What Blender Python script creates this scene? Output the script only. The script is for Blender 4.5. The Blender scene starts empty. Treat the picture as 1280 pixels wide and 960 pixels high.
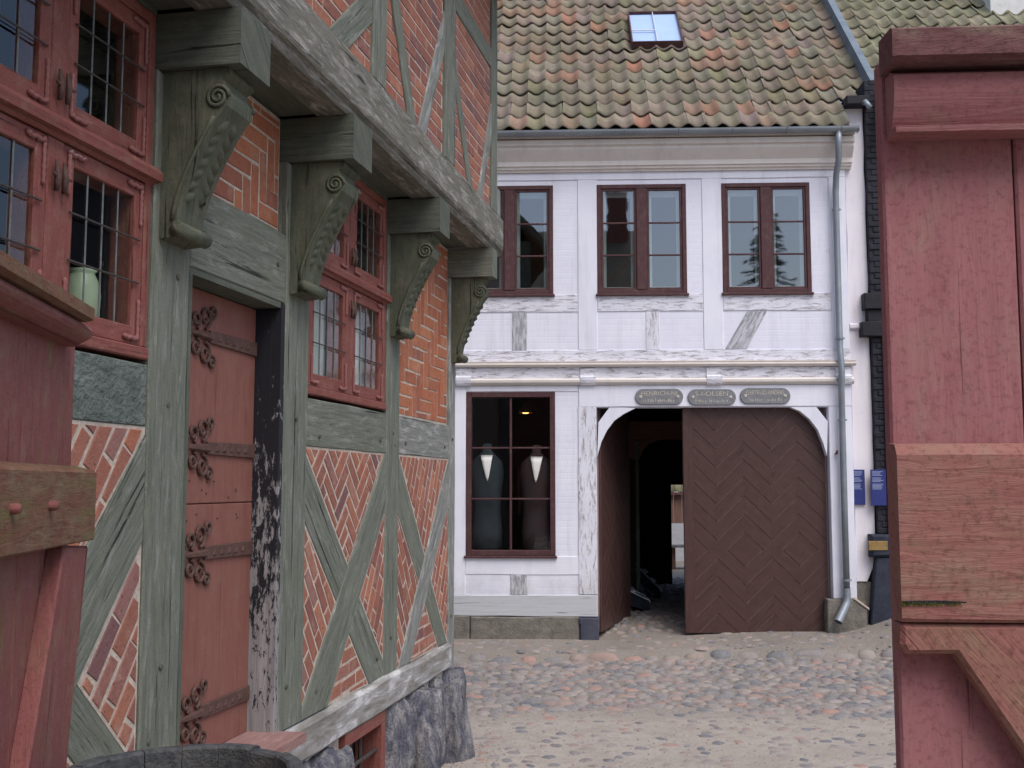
import bpy, math, random
from mathutils import Vector, Matrix, noise as mnoise
random.seed(7)
SC = bpy.context.scene
COL = SC.collection
R = math.radians

# ------------------------------------------------------------------ camera, sky, sun, exposure
F_PX, EYE, PITCH = 1350.0, 2.03, math.atan(126 / 1350)
cd = bpy.data.cameras.new('camera'); cam = bpy.data.objects.new('camera', cd); COL.objects.link(cam)
cd.sensor_width = 36; cd.lens = F_PX / 1280 * 36; cd.clip_start = .05; cd.clip_end = 2000
cam.location = (0, 0, EYE); cam.rotation_euler = (math.pi / 2 + PITCH, 0, 0)
SC.camera = cam
SC.render.resolution_x, SC.render.resolution_y = 1024, 768
SUN_EL, SUN_AZ = R(57), R(150)          # azimuth clockwise from +Y: bright overcast, from behind on the right
w = bpy.data.worlds.new('World'); SC.world = w; w.use_nodes = True
wn = w.node_tree.nodes; wl = w.node_tree.links
sky = wn.new('ShaderNodeTexSky'); sky.sky_type = 'NISHITA'; sky.sun_disc = False
sky.sun_elevation = SUN_EL; sky.sun_rotation = SUN_AZ
sky.air_density = 1.0; sky.dust_density = 2.6; sky.ozone_density = 1.3
bg = wn['Background']; bg.inputs['Strength'].default_value = .135
wl.new(sky.outputs[0], bg.inputs[0])
sl = bpy.data.lights.new('sun', 'SUN'); sl.energy = 1.5; sl.angle = R(38); sl.color = (1, .97, .94)
so = bpy.data.objects.new('sun', sl); COL.objects.link(so)
sd = Vector((math.sin(SUN_AZ) * math.cos(SUN_EL), math.cos(SUN_AZ) * math.cos(SUN_EL), math.sin(SUN_EL)))
so.rotation_euler = (-sd).to_track_quat('-Z', 'Y').to_euler(); so.location = (0, 0, 30)
vs = SC.view_settings
vs.view_transform = 'Standard'; vs.look = 'None'; vs.gamma = 1; vs.use_curve_mapping = False
vs.exposure = .55
SC.cycles.max_bounces = 7; SC.cycles.diffuse_bounces = 4; SC.cycles.transparent_max_bounces = 10

# ------------------------------------------------------------------ node helpers and materials
def C(r, g, b):
    f = lambda v: (v / 255 / 12.92) if v <= 10 else ((v / 255 + .055) / 1.055) ** 2.4
    return (f(r), f(g), f(b), 1)

class M:
    """small wrapper round a material's node tree"""
    def __init__(s, name, rough=.8, spec=.3):
        s.m = bpy.data.materials.new(name); s.m.use_nodes = True
        s.t = s.m.node_tree; s.b = s.t.nodes['Principled BSDF']
        s.b.inputs['Roughness'].default_value = rough
        s.b.inputs['Specular IOR Level'].default_value = spec
    def n(s, typ, **kw):
        q = s.t.nodes.new('ShaderNode' + typ)
        for k, v in kw.items(): setattr(q, k, v)
        return q
    def put(s, sock, v):
        if hasattr(v, 'links') or hasattr(v, 'is_linked'): s.t.links.new(v, sock)
        else: sock.default_value = v
    def uv(s, sx=1, sy=1, rnd=True):
        u = s.n('UVMap').outputs[0]
        mp = s.n('Mapping'); s.put(mp.inputs[0], u); mp.inputs['Scale'].default_value = (sx, sy, 1)
        if rnd:
            oi = s.n('ObjectInfo'); v = s.n('VectorMath', operation='SCALE')
            v.inputs[0].default_value = (37, 91, 53); s.put(v.inputs['Scale'], oi.outputs['Random'])
            a = s.n('VectorMath', operation='ADD'); s.put(a.inputs[0], mp.outputs[0]); s.put(a.inputs[1], v.outputs[0])
            return a.outputs[0]
        return mp.outputs[0]
    def pos(s, sc=(1, 1, 1)):
        g = s.n('NewGeometry').outputs['Position']
        mp = s.n('Mapping'); s.put(mp.inputs[0], g); mp.inputs['Scale'].default_value = sc
        return mp.outputs[0]
    def noise(s, vec, scale, det=4, ro=.6, dist=0):
        q = s.n('TexNoise'); s.put(q.inputs['Vector'], vec)
        q.inputs['Scale'].default_value = scale; q.inputs['Detail'].default_value = det
        q.inputs['Roughness'].default_value = ro; q.inputs['Distortion'].default_value = dist
        return q.outputs[0]
    def ramp(s, f, stops, const=False):
        q = s.n('ValToRGB'); s.put(q.inputs[0], f); e = q.color_ramp.elements
        if const: q.color_ramp.interpolation = 'CONSTANT'
        while len(e) < len(stops): e.new(.5)
        for i, (p, c) in enumerate(stops):
            e[i].position = p; e[i].color = c if len(c) == 4 else (*c, 1)
        return q.outputs[0]
    def fac(s, f, a, b):
        q = s.n('MapRange'); s.put(q.inputs[0], f); q.inputs[1].default_value = a; q.inputs[2].default_value = b
        return q.outputs[0]
    def math(s, op, a, b=0.0, clamp=False):
        q = s.n('Math', operation=op, use_clamp=clamp); s.put(q.inputs[0], a); s.put(q.inputs[1], b); return q.outputs[0]
    def mix(s, f, a, b, mode='MIX'):
        q = s.n('Mix', data_type='RGBA', blend_type=mode)
        s.put(q.inputs[0], f); s.put(q.inputs[6], a); s.put(q.inputs[7], b); return q.outputs[2]
    def col(s, v): s.put(s.b.inputs['Base Color'], v); return s
    def rough(s, v): s.put(s.b.inputs['Roughness'], v); return s
    def bump(s, h, st=.5, d=.01):
        q = s.n('Bump'); q.inputs['Strength'].default_value = st; q.inputs['Distance'].default_value = d
        s.put(q.inputs['Height'], h); s.put(s.b.inputs['Normal'], q.outputs[0]); return s
    def rnd(s):
        return s.n('ObjectInfo').outputs['Random']

def wood_mat(name, a, b, crack, patch=None, pa=.55, pb=.7, rough=.85, alg=None, st=.7, grain=26, al=1.3, spk=0):
    m = M(name, rough, .25)
    g = m.noise(m.uv(al, grain), 1.6, 6, .65, .6)
    g2 = m.noise(m.uv(.55 * al / 1.3, 5), 2.2, 4, .6, .3)
    c = m.mix(m.fac(g, .32, .68), a, b)
    c = m.mix(m.fac(g2, .35, .7), c, m.mix(.45, c, b))
    ck = m.fac(m.noise(m.uv(.8, 26), 1.5, 4, .6, .5), .36, .31)
    c = m.mix(m.math('MULTIPLY', ck, .9), c, crack)
    if patch is not None:
        pf = m.fac(m.noise(m.uv(1.6 * (al / 1.3) ** .5, 9), 2.3, 6, .72, .4), pa, pb)
        c = m.mix(pf, c, patch)
    if alg is not None:
        af = m.fac(m.noise(m.uv(.9, 4), 3.1, 5, .7), .55, .72)
        c = m.mix(m.math('MULTIPLY', af, .6), c, alg)
    if spk:
        sp = m.noise(m.pos(), 130, 3, .7)
        c = m.mix(m.math('MULTIPLY', m.fac(sp, .5, .7), spk), c, crack)
        c = m.mix(m.math('MULTIPLY', m.fac(m.noise(m.pos(), 11, 5, .7), .5, .7), spk), c, m.mix(.5, c, (.28, .22, .16, 1)))
    h = m.math('SUBTRACT', m.math('ADD', g, m.math('MULTIPLY', g2, .5)), m.math('MULTIPLY', ck, 1.4))
    m.col(c).bump(h, st, .008)
    return m.m

MAT = {}
def plain0(name, a, b):
    m = M(name, .95, .1); m.col(m.mix(m.fac(m.noise(m.pos(), 60, 4), .35, .65), a, b)); return m.m
MAT['timber'] = wood_mat('green_grey_oak', C(84, 90, 80), C(120, 123, 112), C(36, 38, 34), C(146, 147, 140), .54, .72, alg=C(88, 96, 76), al=2.2, spk=.3, st=.9)
MAT['timber_pale'] = wood_mat('weathered_grey_oak', C(98, 101, 96), C(138, 139, 134), C(44, 44, 42), C(168, 167, 164), .5, .66, al=2.2, spk=.3, st=.9)
MAT['timber_dark'] = wood_mat('shaded_green_oak', C(70, 76, 66), C(96, 100, 90), C(34, 36, 32), C(112, 115, 104), .66, .8, al=2.2, spk=.3)  # darker copy of the oak: shade under the jetty is put into its colour
MAT['carved'] = wood_mat('carved_oak', C(70, 76, 62), C(98, 101, 86), C(34, 35, 28), C(122, 120, 98), .6, .8, grain=12, al=3, spk=.4, st=.8)
MAT['red_paint'] = wood_mat('red_window_paint', C(114, 64, 58), C(136, 82, 74), C(72, 40, 36), C(158, 118, 110), .58, .78, .65, st=.5, al=3, spk=.5)
MAT['gate_red'] = wood_mat('faded_red_gate_paint', C(144, 90, 95), C(158, 106, 108), C(104, 60, 62), C(150, 118, 110), .56, .8, .75, alg=C(126, 108, 92), st=.35, al=5, spk=.5, grain=44)
MAT['gate_worn'] = wood_mat('worn_red_gate_paint', C(136, 84, 80), C(152, 104, 96), C(76, 44, 40), C(140, 118, 98), .5, .75, .8, alg=C(120, 108, 76), st=.45, al=5, spk=.5, grain=44)
MAT['gate_stained'] = wood_mat('stained_red_gate_paint', C(118, 66, 66), C(136, 84, 80), C(70, 40, 36), C(132, 102, 82), .52, .75, .75, alg=C(104, 92, 52), st=.35, al=4, spk=.5, grain=40)
MAT['gate_mossy'] = wood_mat('mossy_red_paint', C(98, 62, 50), C(124, 88, 70), C(54, 36, 28), C(120, 106, 80), .45, .7, .85, alg=C(104, 104, 58), st=.5, al=5, spk=.5, grain=40)
MAT['gate_cap'] = wood_mat('weathered_purple_cap', C(92, 58, 60), C(118, 82, 82), C(50, 32, 36), C(132, 118, 104), .5, .75, .9, st=.9, grain=14, al=5, spk=.45)
MAT['gate_dark'] = wood_mat('chocolate_gate', C(66, 46, 44), C(80, 58, 55), C(44, 30, 28), C(118, 102, 98), .66, .84, .42, st=.3, al=3, spk=.12)
MAT['gate_groove'] = wood_mat('dust_highlight_grooves', C(132, 112, 108), C(146, 126, 122), C(100, 82, 80), None, rough=.8)  # pale from dust, with the highlights along the board edges painted in
MAT['beam'] = wood_mat('lichened_beam', C(84, 84, 76), C(124, 122, 112), C(44, 42, 38), C(166, 162, 156), .5, .68, alg=C(104, 100, 84), st=1.0, grain=16, al=2.2, spk=.3)
MAT['strap'] = wood_mat('flaking_red_straps', C(128, 78, 74), C(146, 98, 94), C(92, 54, 52), C(176, 146, 144), .56, .7, .6, st=.5)
MAT['moss'] = plain0('green_moss', C(84, 92, 44), C(112, 116, 58))
MAT['door'] = wood_mat('rust_red_door', C(120, 74, 66), C(134, 90, 80), C(90, 52, 44), C(142, 104, 94), .66, .9, .6, st=.15, spk=.3, al=2)
MAT['brown_frame'] = wood_mat('brown_window_paint', C(68, 42, 46), C(84, 56, 58), C(48, 30, 32), C(112, 92, 90), .7, .85, rough=.55, st=.25, spk=.3, al=3)
MAT['threshold'] = wood_mat('worn_pink_threshold', C(134, 100, 96), C(148, 116, 112), C(100, 66, 62), C(156, 132, 126), .5, .7, .7, st=.3, spk=.4, al=3)
MAT['plank_brown'] = wood_mat('brown_planks', C(104, 76, 66), C(130, 100, 88), C(60, 44, 40))
MAT['barrel'] = wood_mat('barrel_oak', C(82, 72, 60), C(110, 98, 82), C(40, 34, 30), C(60, 54, 48), .45, .65)
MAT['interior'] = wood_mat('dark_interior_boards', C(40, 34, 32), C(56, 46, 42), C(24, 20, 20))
MAT['grey_paint'] = wood_mat('grey_sill_paint', C(172, 174, 178), C(190, 191, 195), C(120, 120, 124), C(150, 152, 154), .6, .8, st=.3)

def white_mat(name, base, base2, worn, pa, pb, brick=False, wood=False, st=.3):
    m = M(name, .9, .2)
    n1 = m.noise(m.pos((1, 1, 1)), 2.2, 5, .6)
    c = m.mix(m.fac(n1, .3, .7), base, base2)
    if wood: pf = m.fac(m.noise(m.uv(2.2, 12), 2.4 , 5, .75, .5), pa, pb)
    else: pf = m.fac(m.noise(m.pos((1, 1, 1.4)), 3.3, 5, .75, .3), pa, pb)
    c = m.mix(pf, c, worn)
    stn = m.fac(m.noise(m.pos((5, 5, .55)), 1.3, 5, .65), .5, .74)       # run-off streaks and damp
    c = m.mix(m.math('MULTIPLY', stn, .3), c, C(168, 166, 172))
    zs = m.n('SeparateXYZ'); m.put(zs.inputs[0], m.n('NewGeometry').outputs['Position'])
    spl = m.math('MULTIPLY', m.fac(m.math('ADD', zs.outputs[2], m.math('MULTIPLY', m.noise(m.pos(), 5, 5, .7), .9)), 1.35, .9), .4)
    c = m.mix(spl, c, C(150, 146, 140))
    h = m.noise(m.pos((1, 1, 1)), 30, 5, .6)
    if brick:
        bt = m.n('TexBrick'); mp = m.uv(1, 1, False); m.put(bt.inputs['Vector'], mp)
        bt.inputs['Scale'].default_value = 1; bt.inputs['Brick Width'].default_value = .24; bt.inputs['Row Height'].default_value = .078
        bt.inputs['Mortar Size'].default_value = .007; bt.inputs['Mortar Smooth'].default_value = 1
        bt.inputs['Color1'].default_value = (1, 1, 1, 1); bt.inputs['Color2'].default_value = (.9, .9, .9, 1); bt.inputs['Mortar'].default_value = (0, 0, 0, 1)
        h = m.math('ADD', m.math('MULTIPLY', h, .5), m.math('MULTIPLY', bt.outputs[0], .6))
    elif wood:
        h = m.math('ADD', m.noise(m.uv(1.5, 30), 2, 5, .6), m.math('MULTIPLY', pf, -.6))
    m.col(c).bump(h, st, .006)
    return m.m
MAT['white_wall'] = white_mat('limewashed_brick', C(217, 217, 230), C(227, 227, 237), C(200, 196, 206), .62, .85, brick=True, st=.35)
MAT['white_wood'] = white_mat('limewashed_timber', C(218, 218, 230), C(228, 228, 237), C(150, 147, 154), .72, .82, wood=True, st=.35)
MAT['white_worn'] = white_mat('peeling_limewashed_timber', C(212, 212, 223), C(224, 224, 232), C(150, 140, 142), .5, .64, wood=True, st=.6)
MAT['white_bare'] = white_mat('bare_grey_stud', C(186, 186, 192), C(206, 206, 213), C(142, 142, 148), .44, .58, wood=True, st=.6)
MAT['cream'] = white_mat('cream_moulding', C(214, 206, 200), C(224, 217, 211), C(186, 176, 170), .6, .8, wood=True, st=.15)
MAT['plaster'] = white_mat('pinkish_white_plaster', C(220, 214, 220), C(228, 223, 228), C(206, 196, 198), .6, .8, st=.2)
MAT['white_strip'] = white_mat('inner_window_paint', C(200, 200, 196), C(214, 214, 210), C(180, 180, 176), .6, .8)

def brick_mat(name, stops):
    m = M(name, .92, .15)
    c = m.ramp(m.rnd(), stops)
    p = m.pos()
    n1 = m.noise(p, 22, 6, .7)
    c = m.mix(m.fac(n1, .3, .75), c, m.mix(.5, c, C(112, 68, 60)))
    c = m.mix(m.math('MULTIPLY', m.fac(m.noise(p, 9, 4, .7), .54, .72), .4), c, C(176, 150, 136))
    c = m.mix(m.math('MULTIPLY', m.fac(m.noise(p, 60, 3, .6), .64, .7), .8), c, C(70, 40, 38))
    m.col(c).bump(m.math('ADD', n1, m.noise(p, 90, 4, .6)), .7, .006)
    return m.m
MAT['brick'] = brick_mat('dull_orange_brick', [(0, C(146, 98, 84)), (.18, C(168, 114, 94)), (.34, C(132, 90, 82)), (.5, C(178, 122, 98)), (.64, C(142, 106, 102)), (.76, C(160, 102, 82)), (.88, C(118, 90, 92)), (1, C(172, 110, 84))])
MAT['brick_orange'] = brick_mat('orange_brick', [(0, C(164, 104, 80)), (.25, C(182, 118, 86)), (.5, C(168, 100, 76)), (.7, C(190, 128, 94)), (.85, C(152, 98, 82)), (1, C(176, 108, 78))])
def plain(name, a, b, sc=8, rough=.85, st=.3, spec=.25, metal=0, d=.006):
    m = M(name, rough, spec); p = m.pos(); n1 = m.noise(p, sc, 6, .65)
    m.col(m.mix(m.fac(n1, .3, .7), a, b)).bump(m.noise(p, sc * 4, 5, .6), st, d)
    m.b.inputs['Metallic'].default_value = metal
    return m.m
MAT['mortar'] = plain('pale_lime_mortar', C(160, 146, 134), C(200, 188, 174), 22, .95, .8)
MAT['slurry'] = plain('rough_grey_render', C(84, 94, 88), C(122, 130, 124), 9, .95, 1.6, d=.02)
def boulder_mat():
    m = M('blue_black_boulder', .85, .25); p = m.pos(); p2 = m.pos((1, 1, .35))
    n1 = m.noise(p2, 9, 5, .75); n2 = m.noise(p, 55, 3, .7)
    c = m.ramp(n1, [(.3, C(50, 52, 66)), (.44, C(88, 88, 98)), (.54, C(122, 120, 122)), (.66, C(158, 154, 152))])
    c = m.mix(m.math('MULTIPLY', m.fac(n2, .52, .66), .6), c, C(54, 54, 66))
    m.col(c).bump(m.math('ADD', n1, n2), .9, .02); return m.m
MAT['stone_dark'] = boulder_mat()
MAT['stone_plinth'] = plain('brown_plinth_stone', C(98, 94, 88), C(132, 126, 118), 9, .95, 1.0, d=.012)
MAT['stone_block'] = plain('blue_grey_base_block', C(58, 60, 74), C(80, 82, 94), 7, .9, .5)
MAT['iron'] = plain('rusty_iron', C(72, 50, 44), C(98, 72, 64), 24, .7, .5, .4)
MAT['lead'] = plain('lead_came', C(92, 96, 98), C(120, 123, 124), 30, .6, .2)
MAT['bar_iron'] = plain('dark_iron_bar', C(52, 50, 50), C(78, 72, 70), 30, .6, .2)
MAT['zinc'] = plain('grey_zinc', C(122, 130, 138), C(148, 154, 160), 3, .45, .1, .5, .3)
MAT['slate_lead'] = plain('blue_grey_verge', C(92, 104, 116), C(116, 128, 138), 3, .6, .15, .4)
MAT['tar'] = plain('black_tarred_brick', C(30, 30, 38), C(48, 48, 56), 12, .75, .8)
MAT['tar_base'] = plain('blue_black_tarred_base', C(36, 40, 52), C(58, 62, 74), 7, .8, .6)
MAT['blue'] = plain('blue_enamel', C(30, 40, 104), C(36, 48, 116), 4, .35, .02, .5)
MAT['blue_text'] = plain('pale_sign_print', C(150, 160, 190), C(160, 170, 196), 4, .6, 0)
MAT['brass'] = plain('dull_brass', C(136, 108, 62), C(158, 130, 82), 14, .5, .1, .5, .4)
MAT['plaque'] = plain('grey_carved_plaque', C(112, 114, 118), C(132, 133, 136), 20, .85, .4)
MAT['plaque_text'] = plain('pale_plaque_lettering', C(176, 168, 156), C(190, 182, 170), 20, .8, .1)
MAT['vase'] = plain('pale_green_glaze', C(176, 190, 164), C(200, 210, 186), 5, .25, .05, .5)
MAT['coat'] = plain('dark_teal_coat', C(30, 40, 46), C(44, 54, 58), 12, .9, .3)
MAT['coat_red'] = plain('dark_red_coat', C(56, 34, 34), C(44, 46, 50), 8, .9, .3)
MAT['linen'] = plain('white_linen', C(232, 230, 226), C(240, 238, 234), 20, .9, .2)
MAT['curtain'] = plain('grey_white_curtain', C(170, 172, 176), C(196, 198, 200), 9, .9, .4)
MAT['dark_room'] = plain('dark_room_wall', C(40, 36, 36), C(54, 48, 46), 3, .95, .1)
MAT['soil'] = plain('dark_soil_roofing', C(60, 48, 44), C(76, 62, 56), 4, .95, .4)
MAT['bark'] = plain('spruce_bark', C(70, 56, 46), C(92, 76, 64), 12, .95, 1)
MAT['black_paint'] = plain('black_paint', C(26, 26, 32), C(40, 40, 46), 9, .6, .2)
MAT['sky_sheen_sheet'] = plain('pale_blue_sky_sheen', C(206, 220, 240), C(216, 228, 244), 3, .8, .05)
MAT['rim_paint'] = plain('dark_grey_rim', C(48, 52, 58), C(92, 92, 92), 30, .85, 1.0)
MAT['light_edge'] = plain('pale_metal_edge', C(190, 194, 204), C(204, 208, 216), 9, .4, .1, .5)

def jamb_mat():
    m = M('peeling_black_jamb', .75, .3)
    g = m.noise(m.uv(1.3, 26), 1.6, 6, .65, .6)
    c = m.mix(m.fac(g, .32, .68), C(118, 116, 118), C(160, 156, 156))
    z = m.n('SeparateXYZ'); m.put(z.inputs[0], m.n('NewGeometry').outputs['Position'])
    pn = m.noise(m.uv(3, 9), 3.2, 8, .78, .3)
    f = m.math('ADD', pn, m.math('MULTIPLY', m.math('SUBTRACT', z.outputs[2], 1.75), .13))
    c = m.mix(m.fac(f, .47, .5), c, C(34, 34, 40))
    m.col(c).bump(m.math('ADD', g, m.math('MULTIPLY', f, .8)), .6, .006)
    return m.m
MAT['jamb'] = jamb_mat()

def sill_mat():
    m = M('pale_plastered_sill', .9, .2)
    n1 = m.noise(m.uv(.9, 4), 2.4, 7, .68, .5)
    c = m.ramp(n1, [(.25, C(94, 92, 88)), (.42, C(130, 126, 120)), (.52, C(150, 148, 146)), (.62, C(196, 194, 194)), (.8, C(170, 166, 160))])
    m.col(c).bump(m.noise(m.uv(1.5, 12), 3, 6, .65), .7, .008)
    return m.m
MAT['sill'] = sill_mat()

def tile_mat(name, green):
    m = M(name, .9, .2)
    u = m.n('SeparateXYZ'); m.put(u.inputs[0], m.n('UVMap').outputs[0])
    r = m.math('FRACT', m.math('ADD', m.rnd(), u.outputs[0]))
    if green: st = [(0, C(136, 136, 114)), (.3, C(148, 142, 122)), (.6, C(154, 144, 126)), (.85, C(142, 138, 110)), (1, C(160, 138, 122))]
    else: st = [(0, C(134, 130, 112)), (.16, C(148, 127, 119)), (.32, C(130, 126, 115)), (.48, C(142, 129, 115)), (.6, C(138, 119, 117)), (.74, C(136, 132, 105)), (.86, C(150, 122, 110)), (.94, C(158, 116, 102)), (1, C(164, 114, 96))]
    c = m.ramp(r, st); p = m.pos()
    n1 = m.noise(p, 7, 6, .7); n4 = m.noise(p, .9, 4, .6)
    c = m.mix(m.math('MULTIPLY', m.fac(m.math('ADD', n1, m.math('MULTIPLY', n4, .5)), .62, .95), .75), c, C(112, 114, 82))
    c = m.mix(m.math('MULTIPLY', m.fac(n4, .42, .62), .3), c, C(92, 82, 80))
    c = m.mix(m.math('MULTIPLY', m.fac(m.noise(p, 26, 4, .7), .56, .74), .5), c, C(96, 86, 78))
    c = m.mix(m.math('MULTIPLY', m.fac(m.noise(p, 3.1, 3, .6), .6, .66), .35), c, C(156, 152, 128))
    m.col(c).bump(m.noise(p, 40, 5, .7), .6, .006)
    return m.m
MAT['tile'] = tile_mat('mossy_clay_tile', False)
MAT['tile_green'] = tile_mat('green_clay_tile', True)

def stone_mat():
    m = M('field_stone', .85, .3)
    u = m.n('SeparateXYZ'); m.put(u.inputs[0], m.n('UVMap').outputs[0])
    r = m.math('FRACT', m.math('ADD', m.rnd(), u.outputs[0]))
    c = m.ramp(r, [(0, C(112, 112, 116)), (.14, C(138, 130, 126)), (.28, C(98, 101, 108)), (.42, C(144, 134, 128)), (.55, C(120, 116, 116)), (.66, C(86, 91, 100)), (.76, C(136, 118, 114)), (.86, C(134, 124, 118)), (.94, C(150, 116, 106)), (1, C(140, 134, 132))])
    p = m.pos(); n1 = m.noise(p, 30, 6, .7)
    c = m.mix(m.math('MULTIPLY', m.fac(n1, .4, .7), .5), c, C(160, 150, 138))
    m.col(c).bump(n1, .5, .006)
    return m.m
MAT['stone'] = stone_mat()

def ground_mat():
    m = M('sandy_street', .95, .2); p = m.pos()
    n1 = m.noise(p, 1.1, 6, .65); n2 = m.noise(p, 38, 6, .75); n3 = m.noise(p, 7, 5, .65)
    ys = m.n('SeparateXYZ'); m.put(ys.inputs[0], m.n('NewGeometry').outputs['Position'])
    dirt = m.fac(m.math('ADD', ys.outputs[1], m.math('MULTIPLY', n1, 1.6)), 11.4, 10.6)    # bare dirt on the near strip
    c = m.mix(dirt, m.mix(m.fac(n1, .35, .65), C(126, 119, 112), C(142, 134, 126)), m.mix(m.fac(n1, .35, .65), C(158, 149, 140), C(170, 161, 152)))
    c = m.mix(m.math('MULTIPLY', m.fac(n3, .45, .7), .5), c, C(136, 124, 112))
    c = m.mix(m.math('MULTIPLY', m.fac(n2, .5, .72), .6), c, C(112, 104, 98))
    c = m.mix(m.math('MULTIPLY', m.fac(m.noise(p, 70, 3, .6), .62, .7), .7), c, C(196, 188, 178))
    m.col(c).bump(m.math('ADD', n2, n3), .8, .015)
    return m.m
MAT['ground'] = ground_mat()

def glass_mat(name, refl, tint, rough=.02):
    m = M(name); t = m.t; t.nodes.remove(m.b)
    tr = t.nodes.new('ShaderNodeBsdfTransparent'); tr.inputs[0].default_value = tint
    gl = t.nodes.new('ShaderNodeBsdfGlossy'); gl.inputs['Roughness'].default_value = rough
    gl.inputs[0].default_value = (.95, .97, 1, 1)
    fr = t.nodes.new('ShaderNodeFresnel'); fr.inputs[0].default_value = 1.5
    ad = t.nodes.new('ShaderNodeMath'); ad.operation = 'ADD'; ad.use_clamp = True; ad.inputs[1].default_value = refl
    t.links.new(fr.outputs[0], ad.inputs[0])
    bp = t.nodes.new('ShaderNodeBump'); bp.inputs['Strength'].default_value = .05; bp.inputs['Distance'].default_value = .01
    nz = t.nodes.new('ShaderNodeTexNoise'); nz.inputs['Scale'].default_value = 3
    g = t.nodes.new('ShaderNodeNewGeometry'); t.links.new(g.outputs['Position'], nz.inputs['Vector'])
    t.links.new(nz.outputs[0], bp.inputs['Height']); t.links.new(bp.outputs[0], gl.inputs['Normal'])
    # a thin pane mirrors once, at its front face
    fb = t.nodes.new('ShaderNodeMath'); fb.operation = 'SUBTRACT'; fb.inputs[0].default_value = 1; t.links.new(g.outputs['Backfacing'], fb.inputs[1])
    fm = t.nodes.new('ShaderNodeMath'); fm.operation = 'MULTIPLY'; t.links.new(ad.outputs[0], fm.inputs[0]); t.links.new(fb.outputs[0], fm.inputs[1])
    mx = t.nodes.new('ShaderNodeMixShader'); t.links.new(fm.outputs[0], mx.inputs[0])
    t.links.new(tr.outputs[0], mx.inputs[1]); t.links.new(gl.outputs[0], mx.inputs[2])
    t.links.new(mx.outputs[0], t.nodes['Material Output'].inputs[0])
    return m.m
MAT['glass_white'] = glass_mat('house_window_glass', .16, (.75, .8, .8, 1))
MAT['glass_shop'] = glass_mat('shop_window_glass', .01, (.97, .97, .97, 1))
MAT['glass_lead'] = glass_mat('old_leaded_glass', .03, (.92, .95, .92, 1), .06)
MAT['glass_sky'] = glass_mat('skylight_glass', .12, (.93, .96, 1, 1))
def leaf_mat(name, a, b):
    m = M(name, .7, .2)
    m.col(m.mix(m.fac(m.noise(m.pos(), 4, 4), .35, .65), a, b)); return m.m
MAT['needles'] = leaf_mat('spruce_needles', C(40, 58, 40), C(62, 84, 56))
mm = M('warm_lamp_glow'); mm.b.inputs['Base Color'].default_value = C(230, 190, 110)
mm.b.inputs['Emission Color'].default_value = (1, .62, .18, 1); mm.b.inputs['Emission Strength'].default_value = 2.2
MAT['glow'] = mm.m

# ------------------------------------------------------------------ geometry helpers
def mk(name, V, F, mat, parent=None, uv=None, smooth=False, kind=None):
    me = bpy.data.meshes.new(name); me.from_pydata([tuple(v) for v in V], [], F)
    if uv is not None:
        l = me.uv_layers.new(name='UVMap').data
        flat = []
        for p in me.polygons:
            for vi in p.vertices: flat += uv[vi]
        l.foreach_set('uv', flat)
    if mat: me.materials.append(MAT[mat] if isinstance(mat, str) else mat)
    if smooth: me.polygons.foreach_set('use_smooth', [True] * len(me.polygons))
    o = bpy.data.objects.new(name, me); COL.objects.link(o)
    if parent: o.parent = parent
    if kind: o['kind'] = kind
    return o
def link_copy(o, parent):
    c = o.copy(); COL.objects.link(c); c.parent = parent; return c
def tag(o, label, cat, group=None):
    o['label'] = label; o['category'] = cat
    if group: o['group'] = group
    return o
def empty(name, loc=(0, 0, 0), rz=0):
    o = bpy.data.objects.new(name, None); COL.objects.link(o); o.location = loc; o.rotation_euler = (0, 0, rz)
    o.empty_display_size = .2
    return o

class MB:
    """collects pieces of one mesh"""
    def __init__(s): s.V = []; s.F = []; s.U = []
    def add(s, V, F, U=None):
        b = len(s.V); s.V += [tuple(v) for v in V]; s.F += [tuple(i + b for i in f) for f in F]
        s.U += list(U) if U is not None else [(v[0] + v[1], v[2]) for v in V]
    def box(s, x0, x1, y0, y1, z0, z1, ch=0):
        along = max((x1 - x0, 0), (y1 - y0, 1), (z1 - z0, 2))[1]
        V = [(x, y, z) for z in (z0, z1) for y in (y0, y1) for x in (x0, x1)]
        F = [(0, 2, 3, 1), (4, 5, 7, 6), (0, 1, 5, 4), (2, 6, 7, 3), (0, 4, 6, 2), (1, 3, 7, 5)]
        if along == 0: U = [(v[0], v[1] + v[2]) for v in V]
        elif along == 1: U = [(v[1], v[0] + v[2]) for v in V]
        else: U = [(v[2], v[0] + v[1]) for v in V]
        s.add(V, F, U)
    def prism(s, poly, n0, n1, ch=.004, axis=None):
        s.add(*prism(poly, n0, n1, ch, axis))
    def tube(s, path, r, seg=8, caps=True):
        s.add(*tube(path, r, seg, caps))
    def build(s, name, mat, parent=None, smooth=False, kind=None):
        return mk(name, s.V, s.F, mat, parent, s.U, smooth, kind)

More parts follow.
